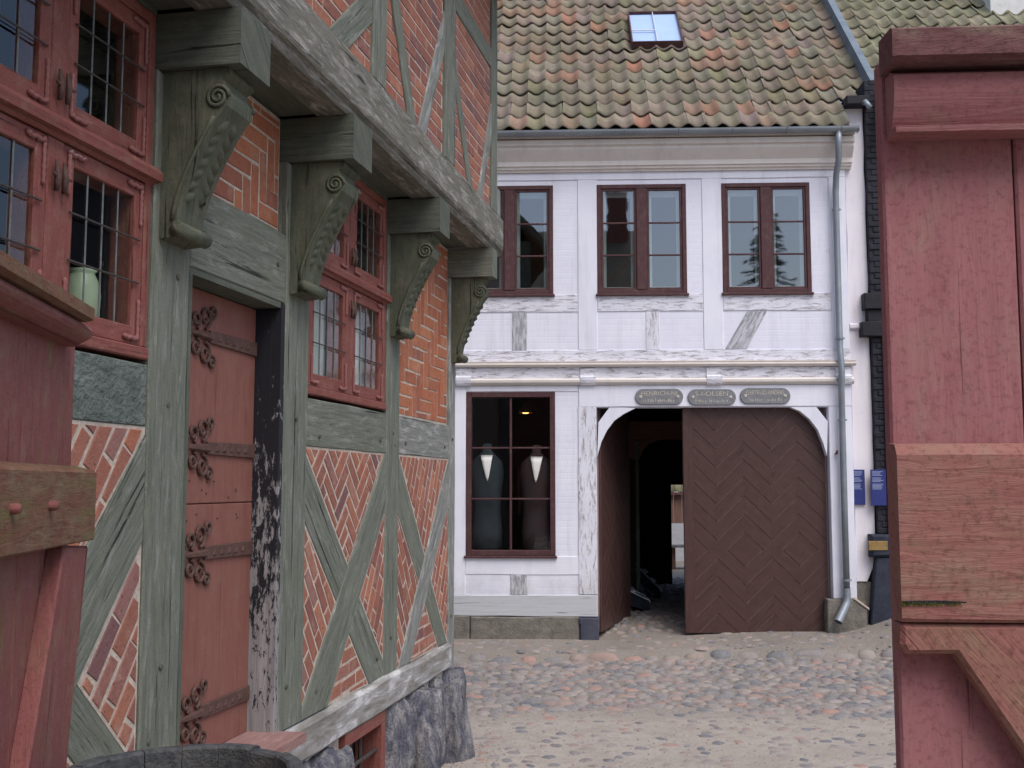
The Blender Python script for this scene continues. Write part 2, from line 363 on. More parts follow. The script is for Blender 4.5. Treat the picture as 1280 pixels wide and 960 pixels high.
def area(p): return .5 * sum(p[i][0] * p[(i + 1) % len(p)][1] - p[(i + 1) % len(p)][0] * p[i][1] for i in range(len(p)))
def ccw(p): return list(p) if area(p) > 0 else list(p)[::-1]
def inset(p, d):
    n = len(p); out = []
    for i in range(n):
        a, b, c = Vector(p[i - 1]), Vector(p[i]), Vector(p[(i + 1) % n])
        e1 = (b - a); e2 = (c - b)
        if e1.length < 1e-9 or e2.length < 1e-9: out.append(tuple(b)); continue
        e1.normalize(); e2.normalize()
        n1 = Vector((-e1.y, e1.x)); n2 = Vector((-e2.y, e2.x)); k = 1 + n1.dot(n2)
        q = b + (n1 + n2) * (d / max(k, .25)); out.append((q.x, q.y))
    return out
def clip(p, a, b):
    """part of polygon p on the left of the line a->b"""
    sd = lambda q: (b[0] - a[0]) * (q[1] - a[1]) - (b[1] - a[1]) * (q[0] - a[0])
    out = []
    for i in range(len(p)):
        q, r = p[i], p[(i + 1) % len(p)]; d0, d1 = sd(q), sd(r)
        if d0 >= 0: out.append(q)
        if d0 * d1 < 0:
            t = d0 / (d0 - d1); out.append((q[0] + (r[0] - q[0]) * t, q[1] + (r[1] - q[1]) * t))
    res = []
    for q in out:
        if not res or abs(q[0] - res[-1][0]) + abs(q[1] - res[-1][1]) > 1e-5: res.append(q)
    if len(res) > 1 and abs(res[0][0] - res[-1][0]) + abs(res[0][1] - res[-1][1]) < 1e-5: res.pop()
    return res
def clip_poly(p, cl):
    cl = ccw(cl)
    for i in range(len(cl)):
        if len(p) < 3: return []
        p = clip(p, cl[i], cl[(i + 1) % len(cl)])
    return p if len(p) >= 3 else []
def shrink(p, d):
    p = ccw(p); out = list(p)
    for i in range(len(p)):
        a, b = Vector(p[i]), Vector(p[(i + 1) % len(p)]); e = b - a
        if e.length < 2e-3: continue
        n = Vector((-e.y, e.x)).normalized() * d; out = clip(out, tuple(a + n), tuple(b + n))
        if len(out) < 3: return p
    return out
def rect(s0, s1, z0, z1): return [(s0, z0), (s1, z0), (s1, z1), (s0, z1)]
def wobble(p, j, step=.3):
    out = []
    for i in range(len(p)):
        a, b = Vector(p[i]), Vector(p[(i + 1) % len(p)]); d = b - a; L = d.length
        k = max(1, int(L / step)); out.append(tuple(a))
        if L > 1e-6:
            nn = Vector((-d.y, d.x)) / L
            for t in range(1, k):
                q = a + d * (t / k) + nn * random.gauss(0, j); out.append((q.x, q.y))
    return out
def prism(poly, n0, n1, ch=.004, axis=None):
    """polygon in (s, z) seen from outside, from depth n0 out to n1; outside is local -y"""
    p = ccw(poly); n = len(p); q = inset(p, ch)
    if axis is None:
        L = max(((Vector(p[(i + 1) % n]) - Vector(p[i])) for i in range(n)), key=lambda v: v.length)
        axis = L.normalized() if L.length else Vector((1, 0))
    else: axis = Vector(axis).normalized()
    V = [(a, -n0, b) for a, b in p] + [(a, -(n1 - ch), b) for a, b in p] + [(a, -n1, b) for a, b in q]
    F = [tuple(range(n - 1, -1, -1)), tuple(range(2 * n, 3 * n))]
    for i in range(n):
        j = (i + 1) % n
        F.append((i, j, n + j, n + i)); F.append((n + i, n + j, 2 * n + j, 2 * n + i))
    U = []
    for k, v in enumerate(V):
        t = Vector((v[0], v[2])); U.append((t.dot(axis), t.x * -axis.y + t.y * axis.x + (0 if k >= n else n1 - n0)))
    return V, F, U
def solid(name, poly, n0, n1, mat, parent, ch=.004, jit=0, axis=None):
    if axis is None:
        p = ccw(poly); L = max(((Vector(p[(i + 1) % len(p)]) - Vector(p[i])) for i in range(len(p))), key=lambda v: v.length); axis = L
    if jit: poly = wobble(poly, jit)
    V, F, U = prism(poly, n0, n1, ch, axis)
    return mk(name, V, F, mat, parent, U)
def tube(path, r, seg=8, caps=True):
    V, F, U = [], [], []; P = [Vector(q) for q in path]; L = 0; up = Vector((0, 0, 1))
    prev = None
    for i, q in enumerate(P):
        t = (P[min(i + 1, len(P) - 1)] - P[max(i - 1, 0)]).normalized()
        a = prev if prev is not None else (Vector((1, 0, 0)) if abs(t.x) < .9 else up)
        a = (a - t * a.dot(t)).normalized(); b = t.cross(a); prev = a
        if i: L += (q - P[i - 1]).length
        rr = r[i] if isinstance(r, (list, tuple)) else r
        for k in range(seg):
            an = 2 * math.pi * k / seg; V.append(q + (a * math.cos(an) + b * math.sin(an)) * rr); U.append((L, k / seg * .2))
    for i in range(len(P) - 1):
        for k in range(seg):
            k2 = (k + 1) % seg; F.append((i * seg + k, i * seg + k2, (i + 1) * seg + k2, (i + 1) * seg + k))
    if caps:
        F.append(tuple(range(seg - 1, -1, -1))); b0 = (len(P) - 1) * seg; F.append(tuple(range(b0, b0 + seg)))
    return V, F, U
def lathe(prof, seg=24, sx=1, sy=1, c=(0, 0, 0)):
    V, F, U = [], [], []
    for i, (r, z) in enumerate(prof):
        for k in range(seg):
            a = 2 * math.pi * k / seg; V.append((c[0] + r * math.cos(a) * sx, c[1] + r * math.sin(a) * sy, c[2] + z)); U.append((z, k / seg))
    for i in range(len(prof) - 1):
        for k in range(seg):
            k2 = (k + 1) % seg; F.append((i * seg + k, i * seg + k2, (i + 1) * seg + k2, (i + 1) * seg + k))
    return V, F, U
def rock(sx, sy, sz, seed, sub=3, amp=.22, pw=.5):
    """rough boulder: rounded box pushed about by noise"""
    V, F = [], []; n = 2 ** sub; idx = {}
    def vid(p):
        k = tuple(round(c * 1000) for c in p)
        if k not in idx: idx[k] = len(V); V.append(Vector(p))
        return idx[k]
    for ax in range(3):
        for sg in (-1, 1):
            for i in range(n):
                for j in range(n):
                    q = []
                    for a, b in ((i, j), (i + 1, j), (i + 1, j + 1), (i, j + 1)):
                        p = [0, 0, 0]; p[ax] = sg; p[(ax + 1) % 3] = 2 * a / n - 1; p[(ax + 2) % 3] = 2 * b / n - 1; q.append(vid(p))
                    F.append(tuple(q) if sg > 0 else tuple(q[::-1]))
    for v in V:
        u = v.normalized(); m = v.lerp(u * 1.15, pw)
        d = 1 + amp * mnoise.noise(u * 1.3 + Vector((seed * 7.1, seed * 3.3, seed))) + amp * .4 * mnoise.noise(u * 3.5 + Vector((seed, 9, seed))) + amp * .3 * abs(mnoise.noise(u * 7 + Vector((seed, 2, seed)))) + amp * .12 * mnoise.noise(u * 15)
        m *= d; v.x, v.y, v.z = m.x * sx, m.y * sy, m.z * sz
    return V, F

# ------------------------------------------------------------------ pixels of the photograph -> points on planes of the place
def ray(px, py):
    a = (px - 640) / F_PX; b = (480 - py) / F_PX
    return (a, math.cos(PITCH) - b * math.sin(PITCH), math.sin(PITCH) + b * math.cos(PITCH))
class Fr:
    """an upright plane: origin, x' direction (yaw ccw from +X); outside is -y'"""
    def __init__(s, ox, oy, yaw):
        s.o = (ox, oy); s.yaw = yaw; s.u = (math.cos(yaw), math.sin(yaw)); s.n = (s.u[1], -s.u[0])
    def pix(s, px, py, n=0):
        d = ray(px, py); t = (n + s.o[0] * s.n[0] + s.o[1] * s.n[1]) / (d[0] * s.n[0] + d[1] * s.n[1])
        x, y, z = d[0] * t, d[1] * t, EYE + d[2] * t
        return ((x - s.o[0]) * s.u[0] + (y - s.o[1]) * s.u[1], z)
    def world(s, a, n, z): return Vector((s.o[0] + s.u[0] * a + s.n[0] * n, s.o[1] + s.u[1] * a + s.n[1] * n, z))
    def empty(s, name): return empty(name, (s.o[0], s.o[1], 0), s.yaw)
th = R(90 - 11.87)
H = Fr(-2.3 * math.sin(th), 2.3 * math.cos(th), th)       # left house, s = metres along its wall
Fc = Fr(0, 14.2, R(-2.5))                                   # white house across the street

def sm(a, b, x):
    t = min(1, max(0, (x - a) / (b - a))); return t * t * (3 - 2 * t)
def kerb_y(x):
    return 13.05 - .06 * max(0, x - .5) - .05 * max(0, x - 2.5)
def ground_z(x, y):
    z = -.1 + .06 * sm(8, 12.5, y)
    z += (.1 * sm(.8, 3.8, x) + .27 * sm(4.1, 5.2, x)) * sm(11, 13.6, y)
    z += .52 * (1 - sm(2.6, 6.8, y))
    ky = kerb_y(x)
    if y < 20: z += .09 * sm(ky - .05, ky + .1, y)
    if y > 14.3: z = z * (1 - sm(14.3, 15.5, y)) + .16 * sm(14.3, 15.5, y)
    return z + .012 * mnoise.noise(Vector((x * 1.3, y * 1.3, 0)))

# ================================================================== ground
def build_street():
    xs = [-300, -120, -60, -30, -16, -10] + [-6 + .15 * i for i in range(0, 94)] + [9, 12, 18, 32, 60, 120, 300]
    ys = [-300, -120, -60, -35, -20, -12, -7, -4, -2] + [0 + .3 * i for i in range(24)] + [7.2 + .12 * i for i in range(76)] + [17 + .5 * i for i in range(24)] + [30, 34, 40, 60, 120, 300]
    V = [(x, y, ground_z(x, y)) for y in ys for x in xs]; nx = len(xs)
    F = [(j * nx + i, j * nx + i + 1, (j + 1) * nx + i + 1, (j + 1) * nx + i) for j in range(len(ys) - 1) for i in range(nx - 1)]
    o = mk('street', V, F, 'ground', None, [(v[0], v[1]) for v in V], True, 'structure')
    return o
street = build_street()

def dome(seed, seg=9):
    rr = random.Random(seed); V, F = [], []
    rad = [1 + rr.uniform(-.16, .16) for _ in range(seg)]
    for r, z in ((1.0, -.3), (.93, .1), (.62, .62)):
        for k in range(seg):
            a = 2 * math.pi * k / seg; V.append((r * rad[k] * math.cos(a), r * rad[k] * math.sin(a), z * (1 + rr.uniform(-.08, .08))))
    V.append((0, 0, .78))
    for i in range(2):
        for k in range(seg):
            k2 = (k + 1) % seg; F.append((i * seg + k, i * seg + k2, (i + 1) * seg + k2, (i + 1) * seg + k))
    for k in range(seg): F.append((2 * seg + k, 2 * seg + (k + 1) % seg, 3 * seg))
    return V, F
def lay_cobbles():
    rr = random.Random(3); st = []
    # dense paving, then stones showing through the sand, then the kerb row and the strip before the houses
    y = 7.4
    while y < 14.6:
        x = -1.2 + rr.random() * .1
        while x < 6.2:
            ky = kerb_y(x)
            sandy = sm(10.4, 9.9, y - .25 * math.sin(x * 1.1) + .1 * x * .2) if y < 11 else 0
            strip = y > ky + .12
            pkeep = 1 - .6 * sandy
            if strip: pkeep = .33
            if rr.random() < pkeep:
                a = rr.uniform(.052, .092) * (.85 if sandy > .5 else 1) * (.9 if strip else 1)
                sink = .7 if sandy > .5 else (.6 if strip else .32)
                px, py = x + rr.uniform(-.03, .03), y + rr.uniform(-.03, .03)
                if not (abs(py - ky) < .13) and Fc.o[1] - .0436 * px - py > .12 or (1.35 < px < 3.9 and py > 13.9):
                    st.append((px, py, a * rr.uniform(1.0, 1.35), a * rr.uniform(.8, 1.05), a * rr.uniform(.34, .5), sink, rr.uniform(0, 6.28)))
            x += rr.uniform(.125, .175)
        y += .118
    x = -1.2
    while x < 6:                                           # the kerb row of bigger stones
        a = rr.uniform(.11, .22); x += a
        st.append((x, kerb_y(x) + rr.uniform(-.03, .03), a, rr.uniform(.10, .14), rr.uniform(.08, .10), .45, rr.uniform(-.1, .1))); x += a - .012
    y = 14.6
    while y < 22:                                          # floor of the passage
        x = 1.25
        while x < 4.1:
            a = rr.uniform(.06, .09); st.append((x + rr.uniform(-.04, .04), y + rr.uniform(-.045, .045), a, a * .9, a * .55, .35, rr.random() * 6)); x += rr.uniform(.14, .19)
        y += .15
    return st
stones = lay_cobbles()
CX = 2.2
def seen(t):
    # how large a stone shows: near ones first, only those in view
    x, y = t[0], t[1]
    px = 640 + F_PX * x / y
    vis = 565 < px < 1115 and y < 14
    return (t[2] * t[3] / y ** 3) * (1 if vis else 0)
order = sorted(range(len(stones)), key=lambda i: -seen(stones[i]))
domes = []
for k in range(8):
    V, F = dome(k); me = bpy.data.meshes.new('cobblestone'); me.from_pydata(V, [], F)
    me.uv_layers.new(name='UVMap'); me.uv_layers[0].data.foreach_set('uv', [0.0] * (2 * len(me.loops)))
    me.materials.append(MAT['stone']); me.polygons.foreach_set('use_smooth', [True] * len(me.polygons)); domes.append((me, V, F))
for i in order[:295]:
    x, y, a, b, h, sink, rz = stones[i]
    o = bpy.data.objects.new('cobblestone', domes[i % 8][0]); COL.objects.link(o); o.parent = street
    o.location = (x, y, ground_z(x, y) - sink * h * .8 + .004); o.scale = (a, b, h); o.rotation_euler = (random.gauss(0, .06), random.gauss(0, .06), rz if a < .1 else random.gauss(0, .1))
mb = MB()
for i in order[295:]:
    x, y, a, b, h, sink, rz = stones[i]; me, V, F = domes[i % 8]; z = ground_z(x, y) - sink * h * .8 + .004
    cr, sr = math.cos(rz if a < .1 else 0), math.sin(rz if a < .1 else 0); u = (random.random(), 0)
    mb.add([(x + v[0] * a * cr - v[1] * b * sr, y + v[0] * a * sr + v[1] * b * cr, z + v[2] * h) for v in V], F, [u] * len(V))
mb.build('paving_stones', 'stone', street, True, 'stuff')
pb = MB(); rr = random.Random(21)                          # loose grit and pebbles
for k in range(2600):
    y = rr.uniform(7.3, 10.6) if k % 3 else rr.uniform(10.6, 14.0); x = rr.uniform(-1.0, 5.5)
    if k % 7 == 0: x = rr.uniform(-.7, -.1); y = rr.uniform(7.6, 9.2)
    if k % 11 == 0: x = rr.uniform(2.5, 5.2); y = kerb_y(x) + rr.gauss(.25, .12)
    a = rr.uniform(.006, .02); z = ground_z(x, y); q = rr.random() * 6.28; u = (rr.random(), 0)
    P = [(x + a * rr.uniform(.8, 1.3) * math.cos(q + i * 1.57), y + a * math.sin(q + i * 1.57), z - .002) for i in range(4)] + [(x, y, z + a * rr.uniform(.4, .8))]
    pb.add(P, [(0, 1, 4), (1, 2, 4), (2, 3, 4), (3, 0, 4)], [u] * 5)
pb.build('grit', 'stone', street, False, 'stuff')

# ================================================================== left half-timbered house
house = H.empty('timber_framed_house')
tag(house, 'half-timbered brick house with grey-green oak frame and carved brackets under its jettied upper floor', 'house')
OV = .35                                                   # overhang of the upper floor
WT = -.22                                                  # inner face of the walls
Z_SILL0, Z_SILL1, Z_R0, Z_R1 = .58, .78, 2.24, 2.51
J0, J1 = 3.73, 3.965
TOPW = 6.5

def bricks(panel, poly, n, ang, pattern, L=.23, W=.070, j=.016, off=(0, 0), mat='brick', gap=.014, jn=.0008):
    """bricks clipped to a convex panel; each one an object under the panel"""
    pol = shrink(poly, gap); c, s = math.cos(ang), math.sin(ang)
    cx = sum(p[0] for p in pol) / len(pol) + off[0]; cz = sum(p[1] for p in pol) / len(pol) + off[1]
    rad = max(math.hypot(p[0] - cx, p[1] - cz) for p in pol) + L
    cells = []
    if pattern == 'bond':
        rows = int(rad / (W + j)) + 2; cols = int(rad / (L + j)) + 2
        for r in range(-rows, rows):
            o = (r % 2) * (L + j) * .5 + random.uniform(-.02, .02)
            for k in range(-cols, cols):
                x0 = k * (L + j) + o; y0 = r * (W + j); cells.append((x0, y0, x0 + L, y0 + W))
    else:
        K = 3; u = W + j; N = int(rad / u) + 4; L = K * u - j
        for x in range(-N, N):
            for y in range(-N, N):
                q = (x - y) % (2 * K)
                if q == 0: cells.append((x * u, y * u, x * u + L, y * u + W))
                elif q == 2 * K - 1: cells.append((x * u, y * u, x * u + W, y * u + L))
    cnt = 0
    for x0, y0, x1, y1 in cells:
        e = .0055
        q = [(x0 + random.uniform(-e, e), y0 + random.uniform(-e, e)), (x1 + random.uniform(-e, e), y0 + random.uniform(-e, e)), (x1 + random.uniform(-e, e), y1 + random.uniform(-e, e)), (x0 + random.uniform(-e, e), y1 + random.uniform(-e, e))]
        q = [(cx + a * c - b * s, cz + a * s + b * c) for a, b in q]
        q = clip_poly(q, pol)
        if len(q) < 3 or abs(area(q)) < .0004: continue
        V, F, U = prism(q, n - .04, n + random.gauss(0, jn), .003)
        F = [F[1]] + F[2:]
        mk('brick', V, F, mat, panel, U); cnt += 1
    return cnt
def panel(name, poly, n, parent):
    return solid(name, poly, WT + .01 if n < .2 else n - .2, n - .0035, 'mortar', parent, .001)

# posts of the ground floor (s0, s1), and the joists and brackets on them
POSTS = [(2.30, 2.60), (3.90, 4.20), (5.21, 5.52), (6.88, 7.15), (8.47, 8.655)]
for i, (a, b) in enumerate(POSTS):
    z0 = Z_SILL1 if i != 4 else .5
    solid('post', [(a + .012 * random.uniform(-1, 1), z0), (b + .01 * random.uniform(-1, 1), z0), (b, J0 - .002), (a, J0 - .002)], WT, 0, 'timber' if i < 3 else 'timber_pale' if i == 4 else 'timber', house, .007, .004)
# sill beam, broken by the door
solid('sill_beam', rect(.6, 4.19, Z_SILL0, Z_SILL1 - .003), WT, .03, 'sill', house, .02, .006)
solid('sill_beam', [(4.193, Z_SILL0 - .01), (8.46, Z_SILL0), (8.46, Z_SILL1 - .003), (5.24, Z_SILL1 - .003), (5.22, .70), (4.193, .70)], WT, .035, 'sill', house, .02, .005, (1, 0))
# rails
solid('rail', rect(2.61, 3.895, Z_R0 + .02, Z_R1 - .004), WT, -.004, 'slurry', house, .006, .004)
solid('rail', rect(5.525, 6.875, Z_R0, Z_R1 - .006), WT, -.003, 'timber', house, .006, .004)
solid('rail', rect(7.155, 8.465, Z_R0, Z_R1), WT, -.003, 'timber_pale', house, .006, .005)
solid('door_lintel', rect(4.205, 5.205, 2.97, 3.33), WT, -.002, 'timber', house, .006, .004)

# bays with crossed braces; edges as pixel pairs: A leans like \, B like /
def line(p, q, n=0): return (H.pix(*p, n), H.pix(*q, n))
def xbay(s0, s1, z0, z1, Aur, All, Bul, Blr, angs, pats, matA='timber', matB='timber'):
    bay = rect(s0, s1, z0, z1)
    lf = lambda p, l: clip(p, l[0], l[1])
    rt = lambda p, l: clip(p, l[1], l[0])
    # lines run: A from upper left down to the right, B from lower left up to the right
    A = rt(lf(bay, All), Aur); B = rt(lf(bay, Bul), Blr)
    A = lf(rt(bay, Aur), All); B = lf(rt(bay, Bul), Blr)
    regs = [lf(lf(bay, Aur), Bul), lf(rt(bay, All), Bul), rt(lf(bay, Aur), Blr), rt(rt(bay, All), Blr)]
    # a brace is a halved joint: A is built as the two stubs on either side of B
    for st in (lf(A, Bul), rt(A, Blr)):
        if len(st) >= 3 and abs(area(st)) > .004: solid('brace', inset(ccw(st), .002), WT, -.006, matA, house, .005, .003)
    solid('brace', B, WT, -.002, matB, house, .006, .004)
    for rg, an, pt in zip(regs, angs, pats):
        if len(rg) >= 3 and abs(area(rg)) > .01:
            p = panel('brick_panel', rg, -.006, house)
            bricks(p, rg, -.006, an, pt)
def ext(l, k=1.0):
    (a, b), (c, d) = l; return ((a - (c - a) * k, b - (d - b) * k), (c + (c - a) * k, d + (d - b) * k))
# bay right of the door
xbay(5.52, 6.88, Z_SILL1, Z_R0, ext(line((386, 572), (482, 830))), ext(line((379, 644), (462, 854))), ext(line((384, 869), (478, 579))), ext(line((412, 878), (482, 639))),
     [R(45), R(-52), R(58), R(4)], ['herring', 'bond', 'bond', 'bond'])
xbay(7.15, 8.47, Z_SILL1, Z_R0, ext(line((501, 574), (559, 799))), ext(line((498, 639), (548, 805))), ext(line((500, 830), (557, 591))), ext(line((514, 826), (561, 634))),
     [R(62), R(-55), R(60), R(2)], ['bond', 'bond', 'bond', 'bond'], 'timber', 'timber_pale')
# bay left of the door: same frame, half hidden by the open gate
Blr = ext(line((98, 854), (183, 670))); Bul = ext(line((123, 658), (175, 560)))
Aur = ext(line((98, 854), (152, 931)))
d = Vector(Aur[1]) - Vector(Aur[0]); dn = Vector((-d.y, d.x)).normalized() * -.2
All = ((Aur[0][0] + dn.x, Aur[0][1] + dn.y), (Aur[1][0] + dn.x, Aur[1][1] + dn.y))
xbay(2.60, 3.90, Z_SILL1, Z_R0 + .02, Aur, All, Bul, Blr, [R(56), R(-50), R(52), R(0)], ['bond', 'bond', 'bond', 'bond'])
for ps, pz in ((4.05, 2.36), (4.05, 1.3), (3.98, 1.02), (5.36, 2.38), (5.34, 3.14), (5.3, 1.0), (7.02, 2.38), (7.0, 1.02), (7.06, 2.3), (8.56, 2.4), (8.55, .98), (5.7, 2.3), (6.75, 2.32), (5.72, .9), (6.74, .92), (7.3, 2.32), (8.33, 2.33), (4.32, 3.14), (5.1, 3.16), (4.1, 2.9)):
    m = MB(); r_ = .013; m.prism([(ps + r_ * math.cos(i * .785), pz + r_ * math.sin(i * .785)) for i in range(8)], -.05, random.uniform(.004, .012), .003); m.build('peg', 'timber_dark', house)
# ornamental brick above the door and in the last bay
p = panel('brick_panel', rect(4.2, 5.21, 3.33, J1), -.05, house); bricks(p, rect(4.2, 5.21, 3.335, J1 - .01), -.05, 0, 'herring', W=.078, j=.012, mat='brick_orange')
p = panel('brick_panel', rect(7.15, 8.47, Z_R1, J1), -.02, house); bricks(p, rect(7.15, 8.47, Z_R1, J1 - .01), -.02, 0, 'herring', W=.082, j=.012, mat='brick_orange')
# wall left of the frame
p = panel('brick_panel', rect(.6, 2.30, Z_SILL1, J1), -.01, house); bricks(p, rect(1.3, 2.30, Z_SILL1, 2.2), -.01, 0, 'bond')
for s0, s1 in ((2.60, 3.90), (5.52, 6.88)):
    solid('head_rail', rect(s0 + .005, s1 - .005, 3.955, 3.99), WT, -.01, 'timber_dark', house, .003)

def moulded(mbx, s0, s1, prof):
    """a moulding along s; profile as (n, z) from the bottom up"""
    V = [(a, -n, z) for a in (s0, s1) for n, z in prof]; k = len(prof)
    F = [(i, i + 1, k + i + 1, k + i)[::-1] for i in range(k - 1)] + [(k - 1, 0, k, 2 * k - 1)[::-1]] + [tuple(range(k)), tuple(range(2 * k - 1, k - 1, -1))]
    U = [(v[0], v[2] - v[1]) for v in V]
    mbx.add(V, F, U)

# joists and carved brackets
def bracket(par, s0, s1, top, k):
    w = s1 - s0; foot = top - .70
    prof = [(0.0, top - .002), (OV - .06, top - .002), (OV - .05, top - .03), (OV - .085, top - .05), (OV - .075, top - .08), (OV - .055, top - .115), (OV - .065, top - .16), (OV - .10, top - .205)]
    for t in [i / 9 for i in range(1, 10)]:
        n = (OV - .10) * (1 - t) ** 1.45 + .075 * (1 - (1 - t) ** 1.45); prof.append((n, top - .205 - t * .42))
    prof += [(.10, foot + .062), (.115, foot + .045), (.105, foot + .022), (.07, foot + .006), (.0, foot)]
    V = [(s, -n, z) for s in (s0 + .02, s1 - .02) for n, z in prof]; m = len(prof)
    F = [tuple(range(m)), tuple(range(2 * m - 1, m - 1, -1))] + [(i, m + i, m + (i + 1) % m, (i + 1) % m) for i in range(m)]
    U = [(v[2] * 1.0, v[0] - v[1]) for v in V]
    br = mk('bracket', V, F, 'carved', par, U)
    # scrolls on both cheeks
    for sd in (s0 + .018, s1 - .018):
        pts = []; cx, cz = OV - .105, top - .125
        for i in range(26):
            a = i * .55; r = .052 - i * .0018; pts.append((sd, -(cx + r * math.cos(a)), cz + r * math.sin(a)))
        q = MB(); q.tube(pts, .009, 6); q.build('scroll', 'carved', br, True)
        # raised fillet along the curved edge of the cheek
        q = MB(); q.tube([(sd, -(n - .018), z) for n, z in prof[7:17]], .009, 6); q.build('edge_fillet', 'carved', br, True)
    # leaves carved down the front
    for i in range(7):
        n0, z0 = prof[7 + i]; n1, z1 = prof[8 + i]
        t = Vector((0, -(n1 - n0), z1 - z0)).normalized(); nm = Vector((0, t.z, -t.y)).normalized()
        if nm.y > 0: nm = -nm
        for sg in (-1, 1):
            c = Vector(((s0 + s1) / 2 + sg * w * .17, -(n0 + n1) / 2, (z0 + z1) / 2)); ax = (t + Vector((sg * .8, 0, 0))).normalized(); bx = nm.cross(ax)
            V = []; L, Wd = .05, .022
            ring = [(-1, 0), (-.3, 1), (.5, .8), (1, 0), (.5, -.8), (-.3, -1)]
            for a, b in ring: V.append(c + ax * a * L + bx * b * Wd)
            V.append(c + nm * .022 + ax * .2 * L)
            mk('carved_leaf', V, [(j, (j + 1) % 6, 6) for j in range(6)], 'carved', br, [(v[2], v[0]) for v in V], True)
    # little turned foot
    q = MB(); q.tube([(s0 + .01, -.085, foot + .035), (s1 - .01, -.085, foot + .035)], .034, 8); q.build('bracket_foot', 'carved', br, True)
    return br
for i, (a, b) in enumerate(POSTS):
    s0, s1 = (a + .01, b - .01)
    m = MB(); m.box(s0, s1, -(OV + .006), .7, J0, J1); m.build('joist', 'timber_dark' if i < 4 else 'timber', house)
    bracket(house, s0 + .01, s1 - .01, J0, i)
# boards under the jetty
for i in range(len(POSTS) - 1):
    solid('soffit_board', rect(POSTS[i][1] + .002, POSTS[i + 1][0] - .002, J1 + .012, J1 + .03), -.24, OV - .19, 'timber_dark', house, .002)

# upper floor: bottom plate, posts, braces, brick
B0, B1 = J1 + .004, 4.285
prof = [(OV - .2, B0), (OV - .035, B0), (OV - .02, B0 + .02), (OV - .02, B0 + .035), (OV + .004, B0 + .05), (OV + .012, B0 + .075), (OV + .012, B1 - .012), (OV + .002, B1), (OV - .2, B1)]
mbx = MB()
xs = [.6 + .4 * i for i in range(21)]
for i in range(len(xs) - 1):
    pass
moulded(mbx, .6, 8.86, prof)
mbx.build('bottom_plate', 'beam', house)
def up(px, py): return H.pix(px, py, OV)
UT = []
def uq(mat, *pts):
    q = ccw([up(*p) for p in pts]); UT.append(q); return (mat, q)
def upright(a, b, mat='timber'):
    q = rect(a, b, B1, TOPW); UT.append(q); return (mat, q)
def seg(px0, py0, px1, py1, wid, mat):
    """brace whose centre line passes two photo points, cut by plate and top"""
    a, b = Vector(up(px0, py0)), Vector(up(px1, py1)); d = (b - a).normalized(); n = Vector((-d.y, d.x)) * wid / 2
    a2, b2 = a - d * 3, b + d * 3
    q = [tuple(a2 - n), tuple(b2 - n), tuple(b2 + n), tuple(a2 + n)]
    return mat, q
ups = [up(466, 50)[0], up(483, 50)[0], up(556, 100)[0], up(569, 100)[0]]
uposts = [(2.3, 2.55), (3.95, 4.2), (ups[0], ups[1]), (ups[2], ups[3]), (8.46, 8.66)]
items = []
for a, b in uposts: items.append(upright(a, b, 'timber'))
bays = [(.6, 2.3), (2.55, 3.95), (4.2, ups[0]), (ups[1], ups[2]), (ups[3], 8.46), ]
br_specs = [
    (2, (462, 10, 415, 60), .17, 'timber'),
    (3, (495, 0, 515.5, 148), .15, 'timber'), (3, (555, 45, 529, 162), .15, 'timber_pale'),
    (4, (570, 87, 589, 234), .13, 'timber'), (4, (614.5, 151, 601.5, 243), .13, 'timber_pale'), (4, (578, 11, 615, 73), .17, 'timber')]
for bi, pp, wd, mt in br_specs:
    mat, q = seg(*pp, wd, mt); a, b = bays[bi]
    q = clip_poly(ccw(q), rect(a, b, B1, TOPW))
    if bi == 4 and pp[1] == 11: q = [p for p in clip_poly(q, rect(a, b, 4.95, TOPW))]
    if len(q) > 2: items.append((mat, q)); UT.append(q)
for bi in (0, 1):
    a, b = bays[bi]
    for sg in (0, 1):
        q = [(a, B1), (a + .16, B1), (b, TOPW), (b - .16, TOPW)] if sg else [(b - .16, B1), (b, B1), (a + .16, TOPW), (a, TOPW)]
        if sg or bi == 0: items.append(('timber', ccw(q))); UT.append(ccw(q))
for k, (mat, q) in enumerate(items):
    solid('post' if k < 5 else 'brace', q, OV - .18, OV + (.004 if k < 5 else -.001 - .0015 * (k % 3)), mat, house, .006, .004)
def inside(pt, poly):
    return all((poly[(i + 1) % len(poly)][0] - poly[i][0]) * (pt[1] - poly[i][1]) - (poly[(i + 1) % len(poly)][1] - poly[i][1]) * (pt[0] - poly[i][0]) >= 0 for i in range(len(poly)))
for bi, (a, b) in enumerate(bays):
    pn = solid('brick_panel', rect(a, b, B1, TOPW), OV - .19, OV - .0165, 'mortar', house, .001)
    if bi < 2: continue
    L, W, j = .235, .072, .012; r = 0; z = B1 + .006
    rest = MB()
    while z + W < TOPW:
        x = a + .004 - (r % 2) * L * .5
        while x < b:
            q = rect(max(x, a + .004), min(x + L, b - .004), z, z + W); x += L + j
            if q[1][0] - q[0][0] < .03: continue
            if any(all(inside(c, t) for c in q) for t in UT): continue
            PV, PF, PU = prism(q, OV - .06, OV - .013 + random.gauss(0, .001), .003)
            if z < 5.5: mk('brick', PV, [PF[1]] + PF[2:], 'brick', pn, PU)
            else: rest.add(PV, [PF[1]] + PF[2:], PU)
        z += W + j; r += 1
    rest.build('upper_bricks', 'brick', pn, kind='stuff')
# carved corner end of the side wall's plate at the far corner
mbx = MB(); mbx.prism(rect(8.665, 8.86, 4.287, 4.55), OV - .19, OV - .01, .02); mbx.build('plate_end', 'timber_pale', house)
